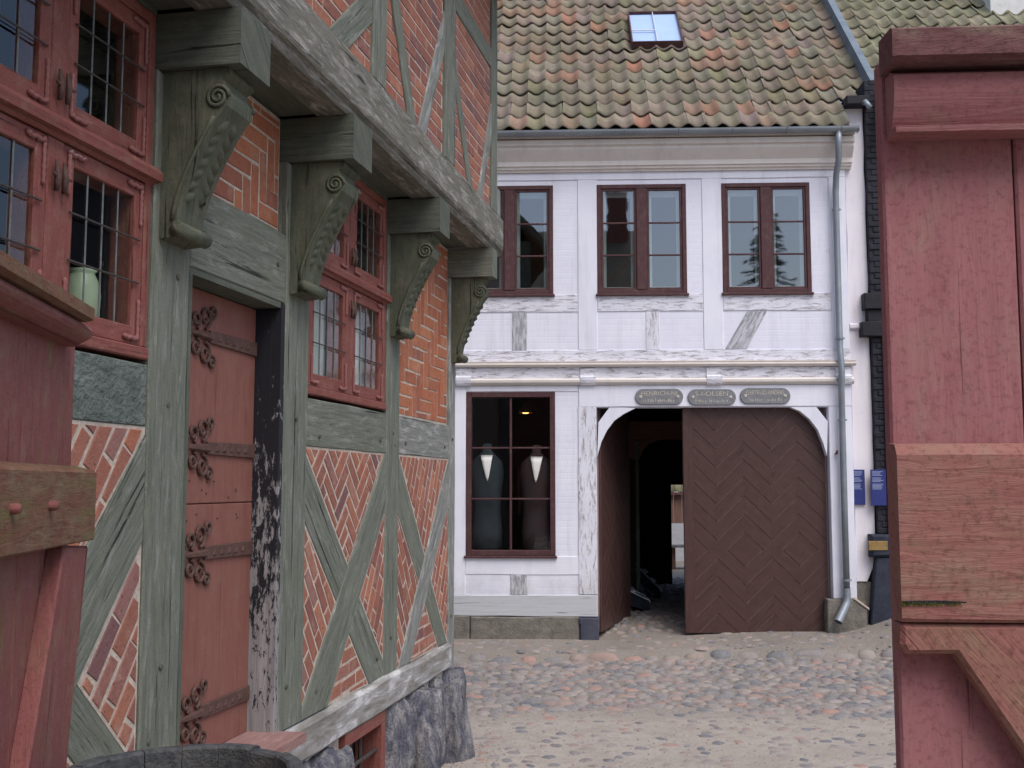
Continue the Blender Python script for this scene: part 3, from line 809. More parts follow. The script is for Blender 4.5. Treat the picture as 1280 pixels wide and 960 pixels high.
# shell behind: end wall, floors, rear wall, roof
mbx = MB(); mbx.box(8.47, 8.63, .23, 5.8, -.2, J1 - .002); mbx.build('end_wall', 'mortar', house)
mbx = MB(); mbx.box(8.47, 8.63, -OV + .20, 5.8, J1 + .033, 9.0); mbx.build('end_wall', 'mortar', house)
mbx = MB(); mbx.box(.4, .58, -OV + .02, 5.8, -.2, 9.0); mbx.build('end_wall', 'mortar', house)
mbx = MB(); mbx.box(.59, 8.46, 5.6, 5.78, -.2, 6.5); mbx.build('rear_wall', 'mortar', house)
mbx = MB(); mbx.box(.59, 8.46, .24, 5.59, .5, .56); mbx.box(.59, 8.46, .28, 5.59, J1 + .035, J1 + .1); mbx.build('floor', 'interior', house)
mbx = MB(); mbx.box(.59, 8.46, 3.2, 3.3, .57, J1 + .03); mbx.build('inner_wall', 'dark_room', house)
mbx = MB()
mbx.add([(.2, -.75, 6.3), (8.9, -.75, 6.3), (8.9, 2.7, 9.9), (.2, 2.7, 9.9), (.2, 6.2, 6.3), (8.9, 6.2, 6.3), (.2, -.75, 6.18), (8.9, -.75, 6.18), (8.9, 2.7, 9.78), (.2, 2.7, 9.78), (.2, 6.2, 6.18), (8.9, 6.2, 6.18)],
        [(0, 1, 2, 3), (3, 2, 5, 4), (6, 9, 8, 7), (9, 10, 11, 8), (0, 6, 7, 1), (4, 5, 11, 10), (1, 7, 8, 2), (2, 8, 11, 5), (0, 3, 9, 6), (3, 4, 10, 9)])
mbx.build('roof', 'tile', house)

# foundation boulders and cellar window
bs = [(8.42, .04, .12, .22, .19, .43, 1), (8.02, .09, .14, .15, .15, .40, 2), (7.56, .03, .10, .25, .2, .43, 3), (7.1, .08, .16, .2, .17, .42, 7), (5.65, .06, .12, .38, .2, .44, 8), (5.0, .05, .15, .3, .2, .42, 4), (4.4, .05, .2, .36, .22, .40, 5), (3.7, .05, .2, .42, .22, .42, 6), (2.8, .05, .22, .42, .22, .42, 9)]
for x, y, z, a, b, c, sd in bs:
    V, F = rock(a, b, c, sd, 4, .36, .68)
    V = [(x + v.x, y + v.y, min(z + v.z, Z_SILL0 - .004 - .01 * abs(v.x))) for v in V]
    mk('foundation_stone', V, F, 'stone_dark', house, [(v[0], v[2]) for v in V], True)
mbx = MB(); mbx.box(.6, 6.12, .02, .22, -.5, Z_SILL0 - .006); mbx.box(6.87, 8.46, .02, .22, -.5, Z_SILL0 - .006); mbx.build('plinth_wall', 'mortar', house)
c0, c1 = 6.13, 6.86
mbx = MB()
for q in (rect(c0, c1, .50, Z_SILL0 - .004), rect(c0, c1, -.02, .05), rect(c0, c0 + .07, .052, .498), rect(c1 - .07, c1, .052, .498)): mbx.prism(q, -.16, .02, .004)
cw = mbx.build('cellar_window', 'red_paint', house)
mbx = MB(); mbx.box(c0 + .07, c1 - .07, .17, .19, .05, .5); mbx.build('dark_opening', 'dark_room', cw)
for k in range(2):
    mbx = MB(); z = .18 + .16 * k; mbx.tube([(c0 + .06, .02, z), (c1 - .06, .02, z)], .012, 6); mbx.build('bar', 'bar_iron', cw)
for k in range(2):
    mbx = MB(); s = c0 + .25 + .18 * k; mbx.tube([(s, .045, .05), (s, .045, .5)], .012, 6); mbx.build('bar', 'bar_iron', cw)

# door with its strap hinges
DN = -.14
solid('door_jamb', rect(5.175, 5.208, .80, 2.965), WT, -.012, 'jamb', house, .003, 0, (0, 1))
jb = MB(); jb.box(5.16, 5.207, .002, .2, .80, 2.965); jb.build('door_jamb', 'jamb', house)
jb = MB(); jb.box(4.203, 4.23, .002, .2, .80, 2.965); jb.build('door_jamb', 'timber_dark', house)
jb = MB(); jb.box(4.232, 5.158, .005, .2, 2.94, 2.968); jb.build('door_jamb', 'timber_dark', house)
dz = H.pix(290, 628, DN)[1]
door = solid('door', rect(4.235, 5.155, .80, dz - .004), -.2, DN, 'door', house, .004, 0, (0, 1))
ud = solid('upper_leaf', rect(4.235, 5.155, dz, 2.935), -.2, DN, 'door', door, .004, 0, (0, 1))
rg = MB(); pts = [(4.27, -DN - .02 - .02 * math.sin(a), 2.22 + .05 * math.cos(a)) for a in [i * .35 for i in range(19)]]
rg.tube([(4.26 + .01 * math.sin(i), .125, 2.2 + .045 * math.cos(i * .35)) if 0 else (4.262, .128 - .03 * math.sin(i * .35) * .5, 2.21 + .05 * math.cos(i * .35)) for i in range(19)], .007, 6); rg.build('ring_handle', 'iron', door, True)
def spiral(c, r0, turns, sg, ph, n=16):
    return [(c[0] + (r0 * (1 - .7 * i / n)) * math.cos(ph + sg * turns * 6.28 * i / n), c[1] + (r0 * (1 - .7 * i / n)) * math.sin(ph + sg * turns * 6.28 * i / n)) for i in range(n + 1)]
for (px, py) in ((300, 432), (298, 563), (298, 686), (298, 870)):
    s, z = H.pix(px, py, DN)
    h = MB(); y = -DN - .004
    h.prism([(4.65, z - .03), (5.15, z - .036), (5.15, z + .036), (4.65, z + .03)], DN - .005, DN + .013, .003)
    for k in range(5): h.prism([(4.72 + .075 * k, z - .012), (4.755 + .075 * k, z - .012), (4.7375 + .075 * k, z + .014)], DN + .01, DN + .018, .002)
    h.tube([(4.66, y, z), (4.52, y - .008, z), (4.385, y, z)], [.022, .015, .004], 6)
    for sg in (1, -1):
        for c, r0, tr, ph in (((4.60, sg * .085), .055, 1.25, -sg * 1.57), ((4.51, sg * .062), .042, 1.2, -sg * 1.3), ((4.67, sg * .12), .032, 1.1, -sg * 1.9), ((4.44, sg * .034), .03, 1.1, -sg * 1.2)):
            h.tube([(a, y - .006, z + b) for a, b in spiral(c, r0, tr, sg, ph)], .0085, 6)
    h.build('strap_hinge', 'iron', door)
# nails in the door
nl = MB()
for k in range(14):
    s, z = random.uniform(4.4, 5.0), dz + random.uniform(-.08, .12); nl.add(*lathe([(.006, 0), (.004, .006), (.0001, .007)], 6))
    nl.V[-18:] = [(s + a, -DN - c, z + b) for a, b, c in nl.V[-18:]]
nl.build('nails', 'iron', door)
# threshold board
mbx = MB(); mbx.box(4.205, 5.2, -.16, .19, .755, .80); mbx.build('threshold', 'threshold', house)

# leaded windows
def lead_window(s0, s1, z0, z1, zt):
    NF = -.012; c = (s0 + s1) / 2
    fr = MB()
    fr.prism(rect(s0, s0 + .045, z0 + .05, z1), WT + .05, NF, .004); fr.prism(rect(s1 - .045, s1, z0 + .05, z1), WT + .05, NF, .004)
    fr.prism(rect(s0 + .046, s1 - .046, z1 - .05, z1), WT + .05, NF, .004); fr.prism(rect(s0, s1, z0, z0 + .048), WT + .05, NF + .012, .006)
    fr.prism(rect(c - .045, c + .045, z0 + .05, zt - .04), WT + .05, NF - .004, .004); fr.prism(rect(c - .045, c + .045, zt + .04, z1 - .052), WT + .05, NF - .004, .004)
    win = fr.build('window', 'red_paint', house)
    t = MB(); moulded(t, s0 + .001, s1 + .02, [(WT + .05, zt - .038), (NF + .0, zt - .038), (NF + .012, zt - .025), (NF + .036, zt - .02), (NF + .04, zt + .012), (NF + .02, zt + .036), (WT + .05, zt + .038)])
    t.build('transom', 'red_paint', win)
    G = NF - .018
    for (a, b) in ((s0 + .047, c - .047), (c + .047, s1 - .047)):
        for (u, v) in ((z0 + .05, zt - .042), (zt + .042, z1 - .052)):
            g0, g1, h0, h1 = a + .062, b - .062, u + .075, v - .068
            cs = MB()
            cs.prism(rect(a, g0, u, v), WT + .1, NF - .006, .004); cs.prism(rect(g1, b, u, v), WT + .1, NF - .006, .004)
            cs.prism(rect(g0 + .001, g1 - .001, u, h0), WT + .1, NF - .007, .004); cs.prism(rect(g0 + .001, g1 - .001, h1, v), WT + .1, NF - .007, .004)
            cs.build('casement', 'red_paint', win)
            cw_, rh = (g1 - g0) / 4, (h1 - h0) / 3
            for i in range(4):
                for j in range(3):
                    q = rect(g0 + i * cw_ + .002, g0 + (i + 1) * cw_ - .002, h0 + j * rh + .002, h0 + (j + 1) * rh - .002)
                    o = MB(); o.prism(q, G - .007, G - .003, .0005); o = o.build('pane', 'glass_lead', win)
            for i in range(1, 4):
                o = MB(); o.tube([(g0 + i * cw_, -G, h0), (g0 + i * cw_, -G, h1)], .0036, 6); o.build('lead_came', 'lead', win)
            for j in range(1, 3):
                o = MB(); zz = h0 + j * rh; o.tube([(g0 - .03, -NF - .002, zz), (g0 + .01, -NF - .004, zz), (g1 - .01, -NF - .004, zz), (g1 + .03, -NF - .002, zz)], .0042, 6); o.build('saddle_bar', 'bar_iron', win)
            # painted iron corner straps with a rope-like relief
            for cs_, sg in ((a + .012, 1), (b - .012, -1)):
                for zc in (u + .026, v - .026):
                    up_ = 1 if zc < (u + v) / 2 else -1
                    if sg * up_ and ((cs_ > c) == (sg > 0) or True):
                        o = MB(); n = 9
                        o.tube([(cs_ + sg * (.005 + .013 * i), -NF + .001, zc + .004 * math.sin(i * 1.9)) for i in range(n)], [.008 + .0045 * (i % 2) for i in range(n)], 6)
                        o.tube([(cs_ + sg * .012, -NF + .001, zc + up_ * (.0 + .013 * i)) for i in range(n + 4)], [.006 + .0035 * (i % 2) for i in range(n + 4)], 6)
                        o.build('corner_strap', 'strap', win, True)
    for (u, v) in ((z0 + .05, zt - .042), (zt + .042, z1 - .052)):
        zc = u + (.10 if u > zt else (v - u) - .14)
        for sg in (-1, 1):
            o = MB(); o.tube([(c + sg * .022, -NF - .016, zc - .05), (c + sg * .022, -NF - .022, zc + .0), (c + sg * .022, -NF - .014, zc + .06)], [.009, .012, .006], 6)
            o.tube([(c + sg * .022, -NF - .02, zc), (c + sg * .05, -NF - .024, zc + .006)], .006, 6); o.build('latch', 'iron', win, True)
    return win
lead_window(2.66, 3.895, 2.525, 3.952, 3.275)
lead_window(5.53, 6.872, 2.525, 3.952, 3.275)
# pale curtains behind the second window
mbx = MB()
for (a, b, za, zb) in ((5.60, 6.17, 2.55, 3.93), (6.27, 6.82, 2.55, 3.22)):
    n = 40; V = []
    for i in range(n + 1):
        s = a + (b - a) * i / n; yy = .15 + .018 * math.sin(i * .9) + .01 * math.sin(i * 2.3)
        V += [(s, yy, za), (s, yy, zb)]
    mbx.add(V, [(2 * i, 2 * i + 2, 2 * i + 3, 2 * i + 1) for i in range(n)])
mbx.build('curtain', 'curtain', house, True)
vp = H.pix(101, 398, -.205); vt = H.pix(101, 337, -.205)[1]; vb = vt - .235
# window board that carries the vase
mbx = MB(); mbx.box(2.62, 3.888, .175, .225, vb - .03, vb); mbx.box(2.62, 4.15, .226, .62, vb - .03, vb); mbx.build('window_board', 'interior', house)
vase = empty('vase', H.world(vp[0], -.205, vb))
tag(vase, 'pale green glazed round vase standing behind the leaded window beside the door', 'vase')
V, F, U = lathe([(.001, 0), (.045, .0), (.06, .02), (.07, .09), (.072, .135), (.064, .185), (.05, .212), (.046, .222), (.056, .235), (.05, .235), (.04, .222), (.001, .05)], 24)
mk('vase_body', V, F, 'vase', vase, U, True)

# ================================================================== white house across the street
wh = Fc.empty('white_half_timbered_house')
tag(wh, 'white limewashed half-timbered house with arched carriage gate and mossy tiled roof', 'house')
SL, SR = -5.0, 4.42
holes = [(-.60, .565, 1.11, 3.25), (1.11, 4.12, -1, 3.04), (-.62, .55, 4.55, 6.03), (1.135, 2.32, 4.55, 6.03), (2.79, 3.95, 4.55, 6.03), (-2.4, -1.3, 4.55, 6.03)]
def wall_holes(s0, s1, z0, z1, hs, n0, n1):
    xs = sorted(set([s0, s1] + [min(max(v, s0), s1) for h in hs for v in h[:2]])); zs = sorted(set([z0, z1] + [min(max(v, z0), z1) for h in hs for v in h[2:]]))
    sol = lambda i, j: 0 <= i < len(xs) - 1 and 0 <= j < len(zs) - 1 and not any(h[0] <= (xs[i] + xs[i + 1]) / 2 <= h[1] and h[2] <= (zs[j] + zs[j + 1]) / 2 <= h[3] for h in hs)
    m = MB()
    for i in range(len(xs) - 1):
        for j in range(len(zs) - 1):
            if not sol(i, j): continue
            a, b, c, d = xs[i], xs[i + 1], zs[j], zs[j + 1]
            m.add([(a, -n1, c), (b, -n1, c), (b, -n1, d), (a, -n1, d)], [(0, 1, 2, 3)], [(a, c), (b, c), (b, d), (a, d)])
            m.add([(a, -n0, c), (b, -n0, c), (b, -n0, d), (a, -n0, d)], [(3, 2, 1, 0)], [(a, c), (b, c), (b, d), (a, d)])
            if not sol(i - 1, j): m.add([(a, -n0, c), (a, -n1, c), (a, -n1, d), (a, -n0, d)], [(0, 1, 2, 3)])
            if not sol(i + 1, j): m.add([(b, -n0, c), (b, -n1, c), (b, -n1, d), (b, -n0, d)], [(3, 2, 1, 0)])
            if not sol(i, j - 1): m.add([(a, -n0, c), (b, -n0, c), (b, -n1, c), (a, -n1, c)], [(0, 1, 2, 3)])
            if not sol(i, j + 1): m.add([(a, -n0, d), (b, -n0, d), (b, -n1, d), (a, -n1, d)], [(3, 2, 1, 0)])
    return m
wall_holes(SL, SR - .01, .34, 6.6, holes, -.2, -.012).build('wall', 'white_wall', wh)
def wt(name, s0, s1, z0, z1, mat='white_wood', n=0.0, n0=-.05): return solid(name, rect(s0, s1, z0, z1), n0, n, mat, wh, .004, .0025)
# upper floor frame
for a, b in ((-.98, -.70), (.88, 1.13), (2.53, 2.785), (4.20, SR), (-3.0, -2.75)): wt('post', a, b, 3.80, 6.10)
for a, b, m in ((-.69, .875, 'white_worn'), (1.135, 2.525, 'white_worn'), (2.79, 4.195, 'white_worn'), (-2.74, -.985, 'white_wood')): wt('rail', a, b, 4.315, 4.545, m, -.002)
wt('stud', .0, .20, 3.80, 4.31, 'white_bare', -.004); wt('stud', 1.77, 1.95, 3.80, 4.31, 'white_worn', -.004)
solid('brace', [(2.80, 3.80), (3.08, 3.80), (3.36, 4.31), (3.10, 4.31)], -.05, -.004, 'white_bare', wh, .004, .003)
wt('rail', SL, SR + .005, 3.655, 3.797, 'white_worn', .004)
wt('head_rail', SL, SR, 6.10, 6.20, 'white_wood', .002)
# mouldings between the floors
mbx = MB(); moulded(mbx, SL, SR + .06, [(-.02, 3.575), (.04, 3.575), (.06, 3.595), (.075, 3.60), (.075, 3.615), (.05, 3.625), (.065, 3.64), (.065, 3.65), (-.02, 3.653)]); mbx.build('moulding', 'cream', wh)
wt('frieze_board', SL, SR - .002, 3.43, 3.573, 'white_worn', .012)
mbx = MB(); moulded(mbx, SL, SR + .03, [(-.02, 3.335), (.012, 3.335), (.03, 3.345), (.055, 3.37), (.06, 3.40), (.045, 3.425), (-.02, 3.428)]); mbx.build('moulding', 'cream', wh)
for s in (-.74, .90, 2.55, 4.22):
    mbx = MB(); moulded(mbx, s, s + .2, [(0, 3.33), (.04, 3.333), (.055, 3.36), (.066, 3.40), (.066, 3.44), (.03, 3.46), (.03, 3.56), (0, 3.57)]); mbx.build('joist_end', 'white_worn', wh)
# cornice under the eaves, gutter
mbx = MB(); moulded(mbx, SL, SR + .08, [(-.05, 6.20), (.03, 6.20), (.03, 6.225), (.06, 6.235), (.06, 6.26), (.085, 6.27), (.085, 6.33), (.11, 6.36), (.16, 6.42), (.19, 6.46), (.19, 6.50), (.23, 6.51), (.23, 6.58), (-.05, 6.60)]); mbx.build('cornice', 'cream', wh)
mbx = MB(); mbx.box(SL, SR + .08, -.248, .1, 6.602, 6.69); mbx.build('fascia', 'cream', wh)
g0, g1 = SL, SR + .10; gp = []
for i in range(9): a = math.pi * i / 8; gp.append((.32 - .065 * math.cos(a), 6.665 - .065 * math.sin(a)))
gp += [(.378, 6.675), (.378, 6.665)] ; inner = [(.32 + .058 * math.cos(math.pi * i / 8), 6.665 - .058 * math.sin(math.pi * i / 8)) for i in range(9)]
mbx = MB(); moulded(mbx, g0, g1, gp[:9] + inner); mbx.box(g1, g1 + .004, -.385, -.255, 6.6, 6.668); gut = mbx.build('gutter', 'zinc', wh)
for k in range(14):
    s = -4.8 + .7 * k
    mbx = MB(); mbx.tube([(s, -.24, 6.68)] + [(s, -(.32 - .069 * math.cos(math.pi * i / 8)), 6.665 - .069 * math.sin(math.pi * i / 8)) for i in range(9)], .006, 5); mbx.build('gutter_bracket', 'zinc', gut)
# downpipe
pp = [(4.27, -.32, 6.625)]
for px, py, n in ((1044, 178, .30), (1045, 200, .28), (1043, 218, .14), (1042, 240, .085), (1043, 330, .08), (1043, 440, .08), (1043, 455, .13), (1043, 475, .13), (1043, 485, .09), (1043, 600, .08), (1043, 735, .08)): s, z = Fc.pix(px, py, n); pp.append((4.27, -n, z))
dp = MB(); dp.tube(pp, .042, 12); dp = dp.build('downpipe', 'zinc', wh, True)
e0 = Fc.pix(1046, 738, .08); e1 = Fc.pix(1036, 777, .16)
mbx = MB(); mbx.tube([(4.27, -.08, e0[1] + .03), (4.27, -.08, e0[1] - .08), (4.265, -.085, e0[1] - .14), (4.25, -.10, e0[1] - .18), (4.12, -.2, e1[1] + .0)], [.048, .048, .05, .052, .054], 12, False)
mbx.build('outlet_elbow', 'zinc', dp, True)
for py in (262, 423, 525, 725):
    z = Fc.pix(1043, py, .08)[1]; mbx = MB(); mbx.add(*lathe([(.044, -.014), (.05, -.014), (.05, .014), (.044, .014)], 14, 1, 1, (4.27, -.08, z))); mbx.box(4.262, 4.278, -.035, .0, z - .008, z + .008); mbx.box(4.31, 4.335, -.086, -.074, z - .01, z + .01)
    mbx.build('pipe_clamp', 'zinc', dp)
# ground floor frame
wt('post', -.985, -.61, .605, 3.33); wt('rail', -.605, .87, 3.255, 3.332, n=-.003); wt('stud', .87, 1.108, .62, 3.05, 'white_worn', .003); wt('rail', -.605, .868, .87, 1.105, 'white_wood', -.003)
wt('stud', -.02, .20, .612, .866, 'white_bare', -.003)
wt('post', 4.122, SR, .58, 3.05, 'white_wood', .0)
wt('lintel', .88, SR, 3.05, 3.332, 'white_wood', .004)
solid('sill_beam', [(SL, .36), (1.10, .335), (1.10, .608), (SL, .603)], -.15, .02, 'grey_paint', wh, .006, .002)
for a, b, z in ((SL, -3.2, .34), (-3.19, -1.9, .345), (-1.89, -.55, .345), (-.54, .875, .333)):
    solid('plinth_stone', rect(a, b, -.25, z), -.15, .03, 'stone_plinth', wh, .015, .008)
solid('base_block', [(.88, -.2), (1.12, -.2), (1.12, .325), (.865, .325), (.865, .25), (.88, .24)], -.2, .06, 'stone_block', wh, .012, .004)
solid('base_block', [(4.03, -.1), (4.53, -.1), (4.53, .45), (4.40, .57), (4.03, .575)], -.12, .05, 'stone_plinth', wh, .012, .006)
solid('base_cap', [(4.36, .578), (4.55, .44), (4.55, .47), (4.38, .60)], -.1, .065, 'mortar', wh, .004)
# curved braces of the gateway
def gate_brace(pts):
    V, F, U = prism(pts, -.12, -.004, .004, (1, 1)); return mk('curved_brace', V, F, 'white_wood', wh, U)
def px2(pts, n=0): return [Fc.pix(*p, n) for p in pts]
o1 = px2([(746.5, 571), (752, 552), (759, 538), (768, 526), (779, 518), (794.5, 510)]); o1 += [Fc.pix(762, 508.5), Fc.pix(748, 528)]
o1 = [(s, min(z, 3.046)) for s, z in o1]; gate_brace(o1)
o2 = px2([(988, 509), (1000, 514), (1012, 524), (1022, 537), (1029, 554), (1034, 570), (1035, 527), (1020, 507)]); o2 = [(min(s, 4.119), min(z, 3.046)) for s, z in o2]; gate_brace(o2)

# chevron-boarded gate leaves
def chevron_leaf(name, par, fr_w, fr_h, z0, cols, zc, stile, seed):
    """leaf in local (s, z); cols = list of (s0, s1, direction)"""
    rr = random.Random(seed)
    root = solid(name, rect(0, fr_w, z0, z0 + fr_h), -.03, 0, 'gate_groove', par, .003, 0, (0, 1))
    solid('stile', rect(0, stile, z0, z0 + fr_h), 0, .03, 'gate_dark', root, .006, 0, (0, 1))
    hgt = .236; rise = .96
    for a, b, dr in cols:
        for half in (1, -1):
            colp = rect(a, b, zc, z0 + fr_h) if half > 0 else rect(a, b, z0, zc)
            for k in range(-6, 16):
                # band between two parallel slanted lines
                sg = dr * half
                base = (a if dr > 0 else b)
                f = lambda s, kk: zc + half * (kk * hgt) + half * rise * (s - base) * dr - half * .113
                q = [(a - .5, f(a - .5, k)), (b + .5, f(b + .5, k)), (b + .5, f(b + .5, k + 1) - half * .014), (a - .5, f(a - .5, k + 1) - half * .014)]
                q = clip_poly(ccw(q), colp)
                if len(q) < 3 or abs(area(q)) < .002: continue
                V, F, U = prism(q, 0.001, .011 + rr.uniform(0, .0008), .0008, (1, rise * sg))
                mk('board', V, F, 'gate_dark', root, U)
    return root
LN = -.10
zg = .125
gr = Fr(*Fc.world(2.24, LN, 0).xy, Fc.yaw + R(1.0))
c_px = [867, 896, 931, 965, 998, 1033]
cs = [gr.pix(x, 650)[0] for x in c_px]
zc = gr.pix(930, 687)[1]
leafp = empty('gate_leaf_pivot', (2.24, -LN, 0), R(1.0)); leafp.parent = wh
cols = [(cs[0], cs[1], -1), (cs[1], cs[2], 1), (cs[2], cs[3], -1), (cs[3], cs[4], 1), (cs[4], cs[5], -1)]
def leaf(frame, name, cols, wd, seed, zc):
    o = chevron_leaf(name, None, wd, 2.93, zg, cols, zc, cols[0][0], seed)
    o.location = (frame.o[0], frame.o[1], 0); o.rotation_euler = (0, 0, frame.yaw)
    return o
bpy.data.objects.remove(leafp)
lr = leaf(gr, 'gate_leaf', cols, cs[5] + .02, 1, zc)
tag(lr, 'closed brown carriage gate leaf boarded in chevrons with two diamonds, under the name plaques', 'gate', )
hx = Fc.world(1.135, -.12, 0); gl = Fr(hx.x, hx.y, R(69))
w5 = .36; cols2 = [(.1 + w5 * i, .1 + w5 * (i + 1), 1 if i % 2 else -1) for i in range(4)]
ll = leaf(gl, 'gate_leaf', cols2, .1 + w5 * 4 + .05, 2, zc)
tag(ll, 'brown chevron-boarded carriage gate leaf swung open into the dark passage', 'gate')

# windows of the white house
def house_window(s0, s1, z0, z1, rows, wide, mull, name='window', fw=.055):
    NF = .004; fr = MB()
    for q in (rect(s0, s0 + fw, z0, z1), rect(s1 - fw, s1, z0, z1), rect(s0 + fw + .001, s1 - fw - .001, z1 - fw, z1), rect(s0 + fw + .001, s1 - fw - .001, z0, z0 + fw)): fr.prism(q, -.16, NF, .005)
    c = (s0 + s1) / 2
    fr.prism(rect(c - mull / 2, c + mull / 2, z0 + fw + .001, z1 - fw - .001), -.1, NF + (.006 if mull > .06 else -.02), .006)
    win = fr.build(name, 'brown_frame', wh)
    sl_ = MB(); sl_.prism(rect(s0 - .02, s1 + .02, z0 - .03, z0 - .001), -.05, .035, .006); sl_.build('sill', 'brown_frame', win)
    for a, b in ((s0 + fw + .001, c - mull / 2 - .001), (c + mull / 2 + .001, s1 - fw - .001)):
        if wide:
            sa = MB(); k = .03
            for q in (rect(a, a + k, z0 + fw, z1 - fw), rect(b - k, b, z0 + fw, z1 - fw), rect(a + k, b - k, z1 - fw - k, z1 - fw), rect(a + k, b - k, z0 + fw, z0 + fw + k)): sa.prism(q, -.05, -.012, .004)
            sa.build('sash', 'brown_frame', win)
            st = MB()
            for q in (rect(a + .02, a + .07, z0 + fw, z1 - fw), rect(b - .07, b - .02, z0 + fw, z1 - fw), rect(a + .07, b - .07, z1 - fw - .10, z1 - fw - .01), rect(a + .07, b - .07, z0 + fw, z0 + fw + .05)): st.prism(q, -.12, -.09, .003)
            st.build('inner_sash', 'white_strip', win)
        else: k = 0
        A, B, Z0, Z1 = a + k, b - k, z0 + fw + k, z1 - fw - k; h = (Z1 - Z0) / rows
        for j in range(rows):
            p = MB(); p.prism(rect(A + .001, B - .001, Z0 + j * h + .001, Z0 + (j + 1) * h - .001), -.034, -.030, .0005); po = p.build('pane', 'glass_white' if wide else 'glass_shop', win)
            if j:
                g = MB(); g.prism(rect(A, B, Z0 + j * h - .011, Z0 + j * h + .011), -.045, -.018, .004); g.build('glazing_bar', 'brown_frame', win)
    return win
house_window(-.62, .55, 4.55, 6.03, 3, True, .14)
house_window(1.135, 2.32, 4.55, 6.03, 3, True, .14)
house_window(2.79, 3.95, 4.55, 6.03, 3, True, .14)
house_window(-2.4, -1.3, 4.55, 6.03, 3, True, .14)
house_window(-.605, .568, 1.11, 3.25, 3, False, .03, fw=.07)
# iron hook at the gate post
mbx = MB(); hk = Fc.pix(1039, 567); mbx.tube([(4.2, .0, hk[1]), (4.2, -.06, hk[1]), (4.2, -.065, hk[1] + .04)], .014, 6); mbx.build('gate_hook', 'iron', wh)

# rooms and passage behind the facade
mbx = MB(); mbx.box(SL, SR, .21, 6.0, 3.52, 3.62); mbx.box(SL, 1.08, .21, 4.0, .3, .36); mbx.build('floor', 'interior', wh)
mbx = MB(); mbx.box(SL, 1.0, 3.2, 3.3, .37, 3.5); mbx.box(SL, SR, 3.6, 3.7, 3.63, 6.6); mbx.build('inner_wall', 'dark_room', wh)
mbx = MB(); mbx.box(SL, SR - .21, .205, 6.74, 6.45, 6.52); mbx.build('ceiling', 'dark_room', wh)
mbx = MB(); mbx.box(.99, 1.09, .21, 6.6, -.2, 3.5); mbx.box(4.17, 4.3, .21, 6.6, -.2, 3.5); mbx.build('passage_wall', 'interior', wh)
PB = 6.6
def at_depth(px, py, y):
    n = -y; return Fc.pix(px, py, n)
oa = at_depth(839, 620, PB); ob = at_depth(848, 606, PB)
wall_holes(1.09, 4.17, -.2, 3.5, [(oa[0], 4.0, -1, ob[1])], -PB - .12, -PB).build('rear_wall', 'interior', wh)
mbx = MB(); mbx.box(SL, SL + .15, .21, 6.6, -.2, 6.6); mbx.box(SR - .2, SR - .02, .21, 6.6, -.2 + 3.8, 6.6); mbx.build('end_wall', 'white_wall', wh)
mbx = MB(); mbx.box(SL, SR, 6.75, 6.9, 3.51, 6.6); mbx.build('rear_wall', 'white_wall', wh)
# inner portal in the passage
yi = 2.9; ia = at_depth(799, 600, yi)
solid('passage_post', rect(ia[0] - .06, ia[0], .1, 2.72), -yi - .1, -yi, 'timber', wh, .006, 0, (0, 1))
it = at_depth(820, 548, yi)[1]
solid('passage_beam', rect(1.1, 4.16, it - .02, it + .27), -yi - .12, -yi + .02, 'plank_brown', wh, .006)
solid('passage_brace', [(ia[0] + .002, it - .35), (ia[0] + .06, it - .2), (ia[0] + .16, it - .09), (ia[0] + .32, it - .022), (ia[0] + .002, it - .022)], -yi - .1, -yi, 'plank_brown', wh, .004)
solid('passage_brace', [(ia[0] - .062, it - .35), (ia[0] - .062, it - .022), (1.3, it - .022)], -yi - .1, -yi, 'plank_brown', wh, .004)
mbx = MB(); mbx.box(1.1, ia[0] - .07, yi + .02, yi + .08, .1, 2.5); mbx.build('side_partition', 'interior', wh)

# roof of the white house: pantiles one by one
TW, TE, SLOPE = .2335, .36, R(45)
def tile_geo():
    V, F = [], []; n = 12; L = .43; wd = TW + .014
    for y in (0, L):
        for i in range(n + 1):
            t = i / n; V.append(((t - .5) * wd, y, .056 * (.5 + .5 * math.cos(2 * math.pi * t)) ** 1.25 + .004))
    for i in range(n + 1):
        t = i / n; V.append(((t - .5) * wd, 0.0, .056 * (.5 + .5 * math.cos(2 * math.pi * t)) ** 1.25 - .018))
    m = n + 1
    F += [(i, i + 1, m + i + 1, m + i) for i in range(n)]; F += [(2 * m + i, 2 * m + i + 1, i + 1, i) for i in range(n)]
    return V, F
TV, TF = tile_geo()
def tile_mesh(mat):
    me = bpy.data.meshes.new('roof_tile'); me.from_pydata(TV, [], TF)
    me.uv_layers.new(name='UVMap').data.foreach_set('uv', [0.0] * (2 * len(me.loops)))
    me.materials.append(MAT[mat]); me.polygons.foreach_set('use_smooth', [True] * len(TF)); return me
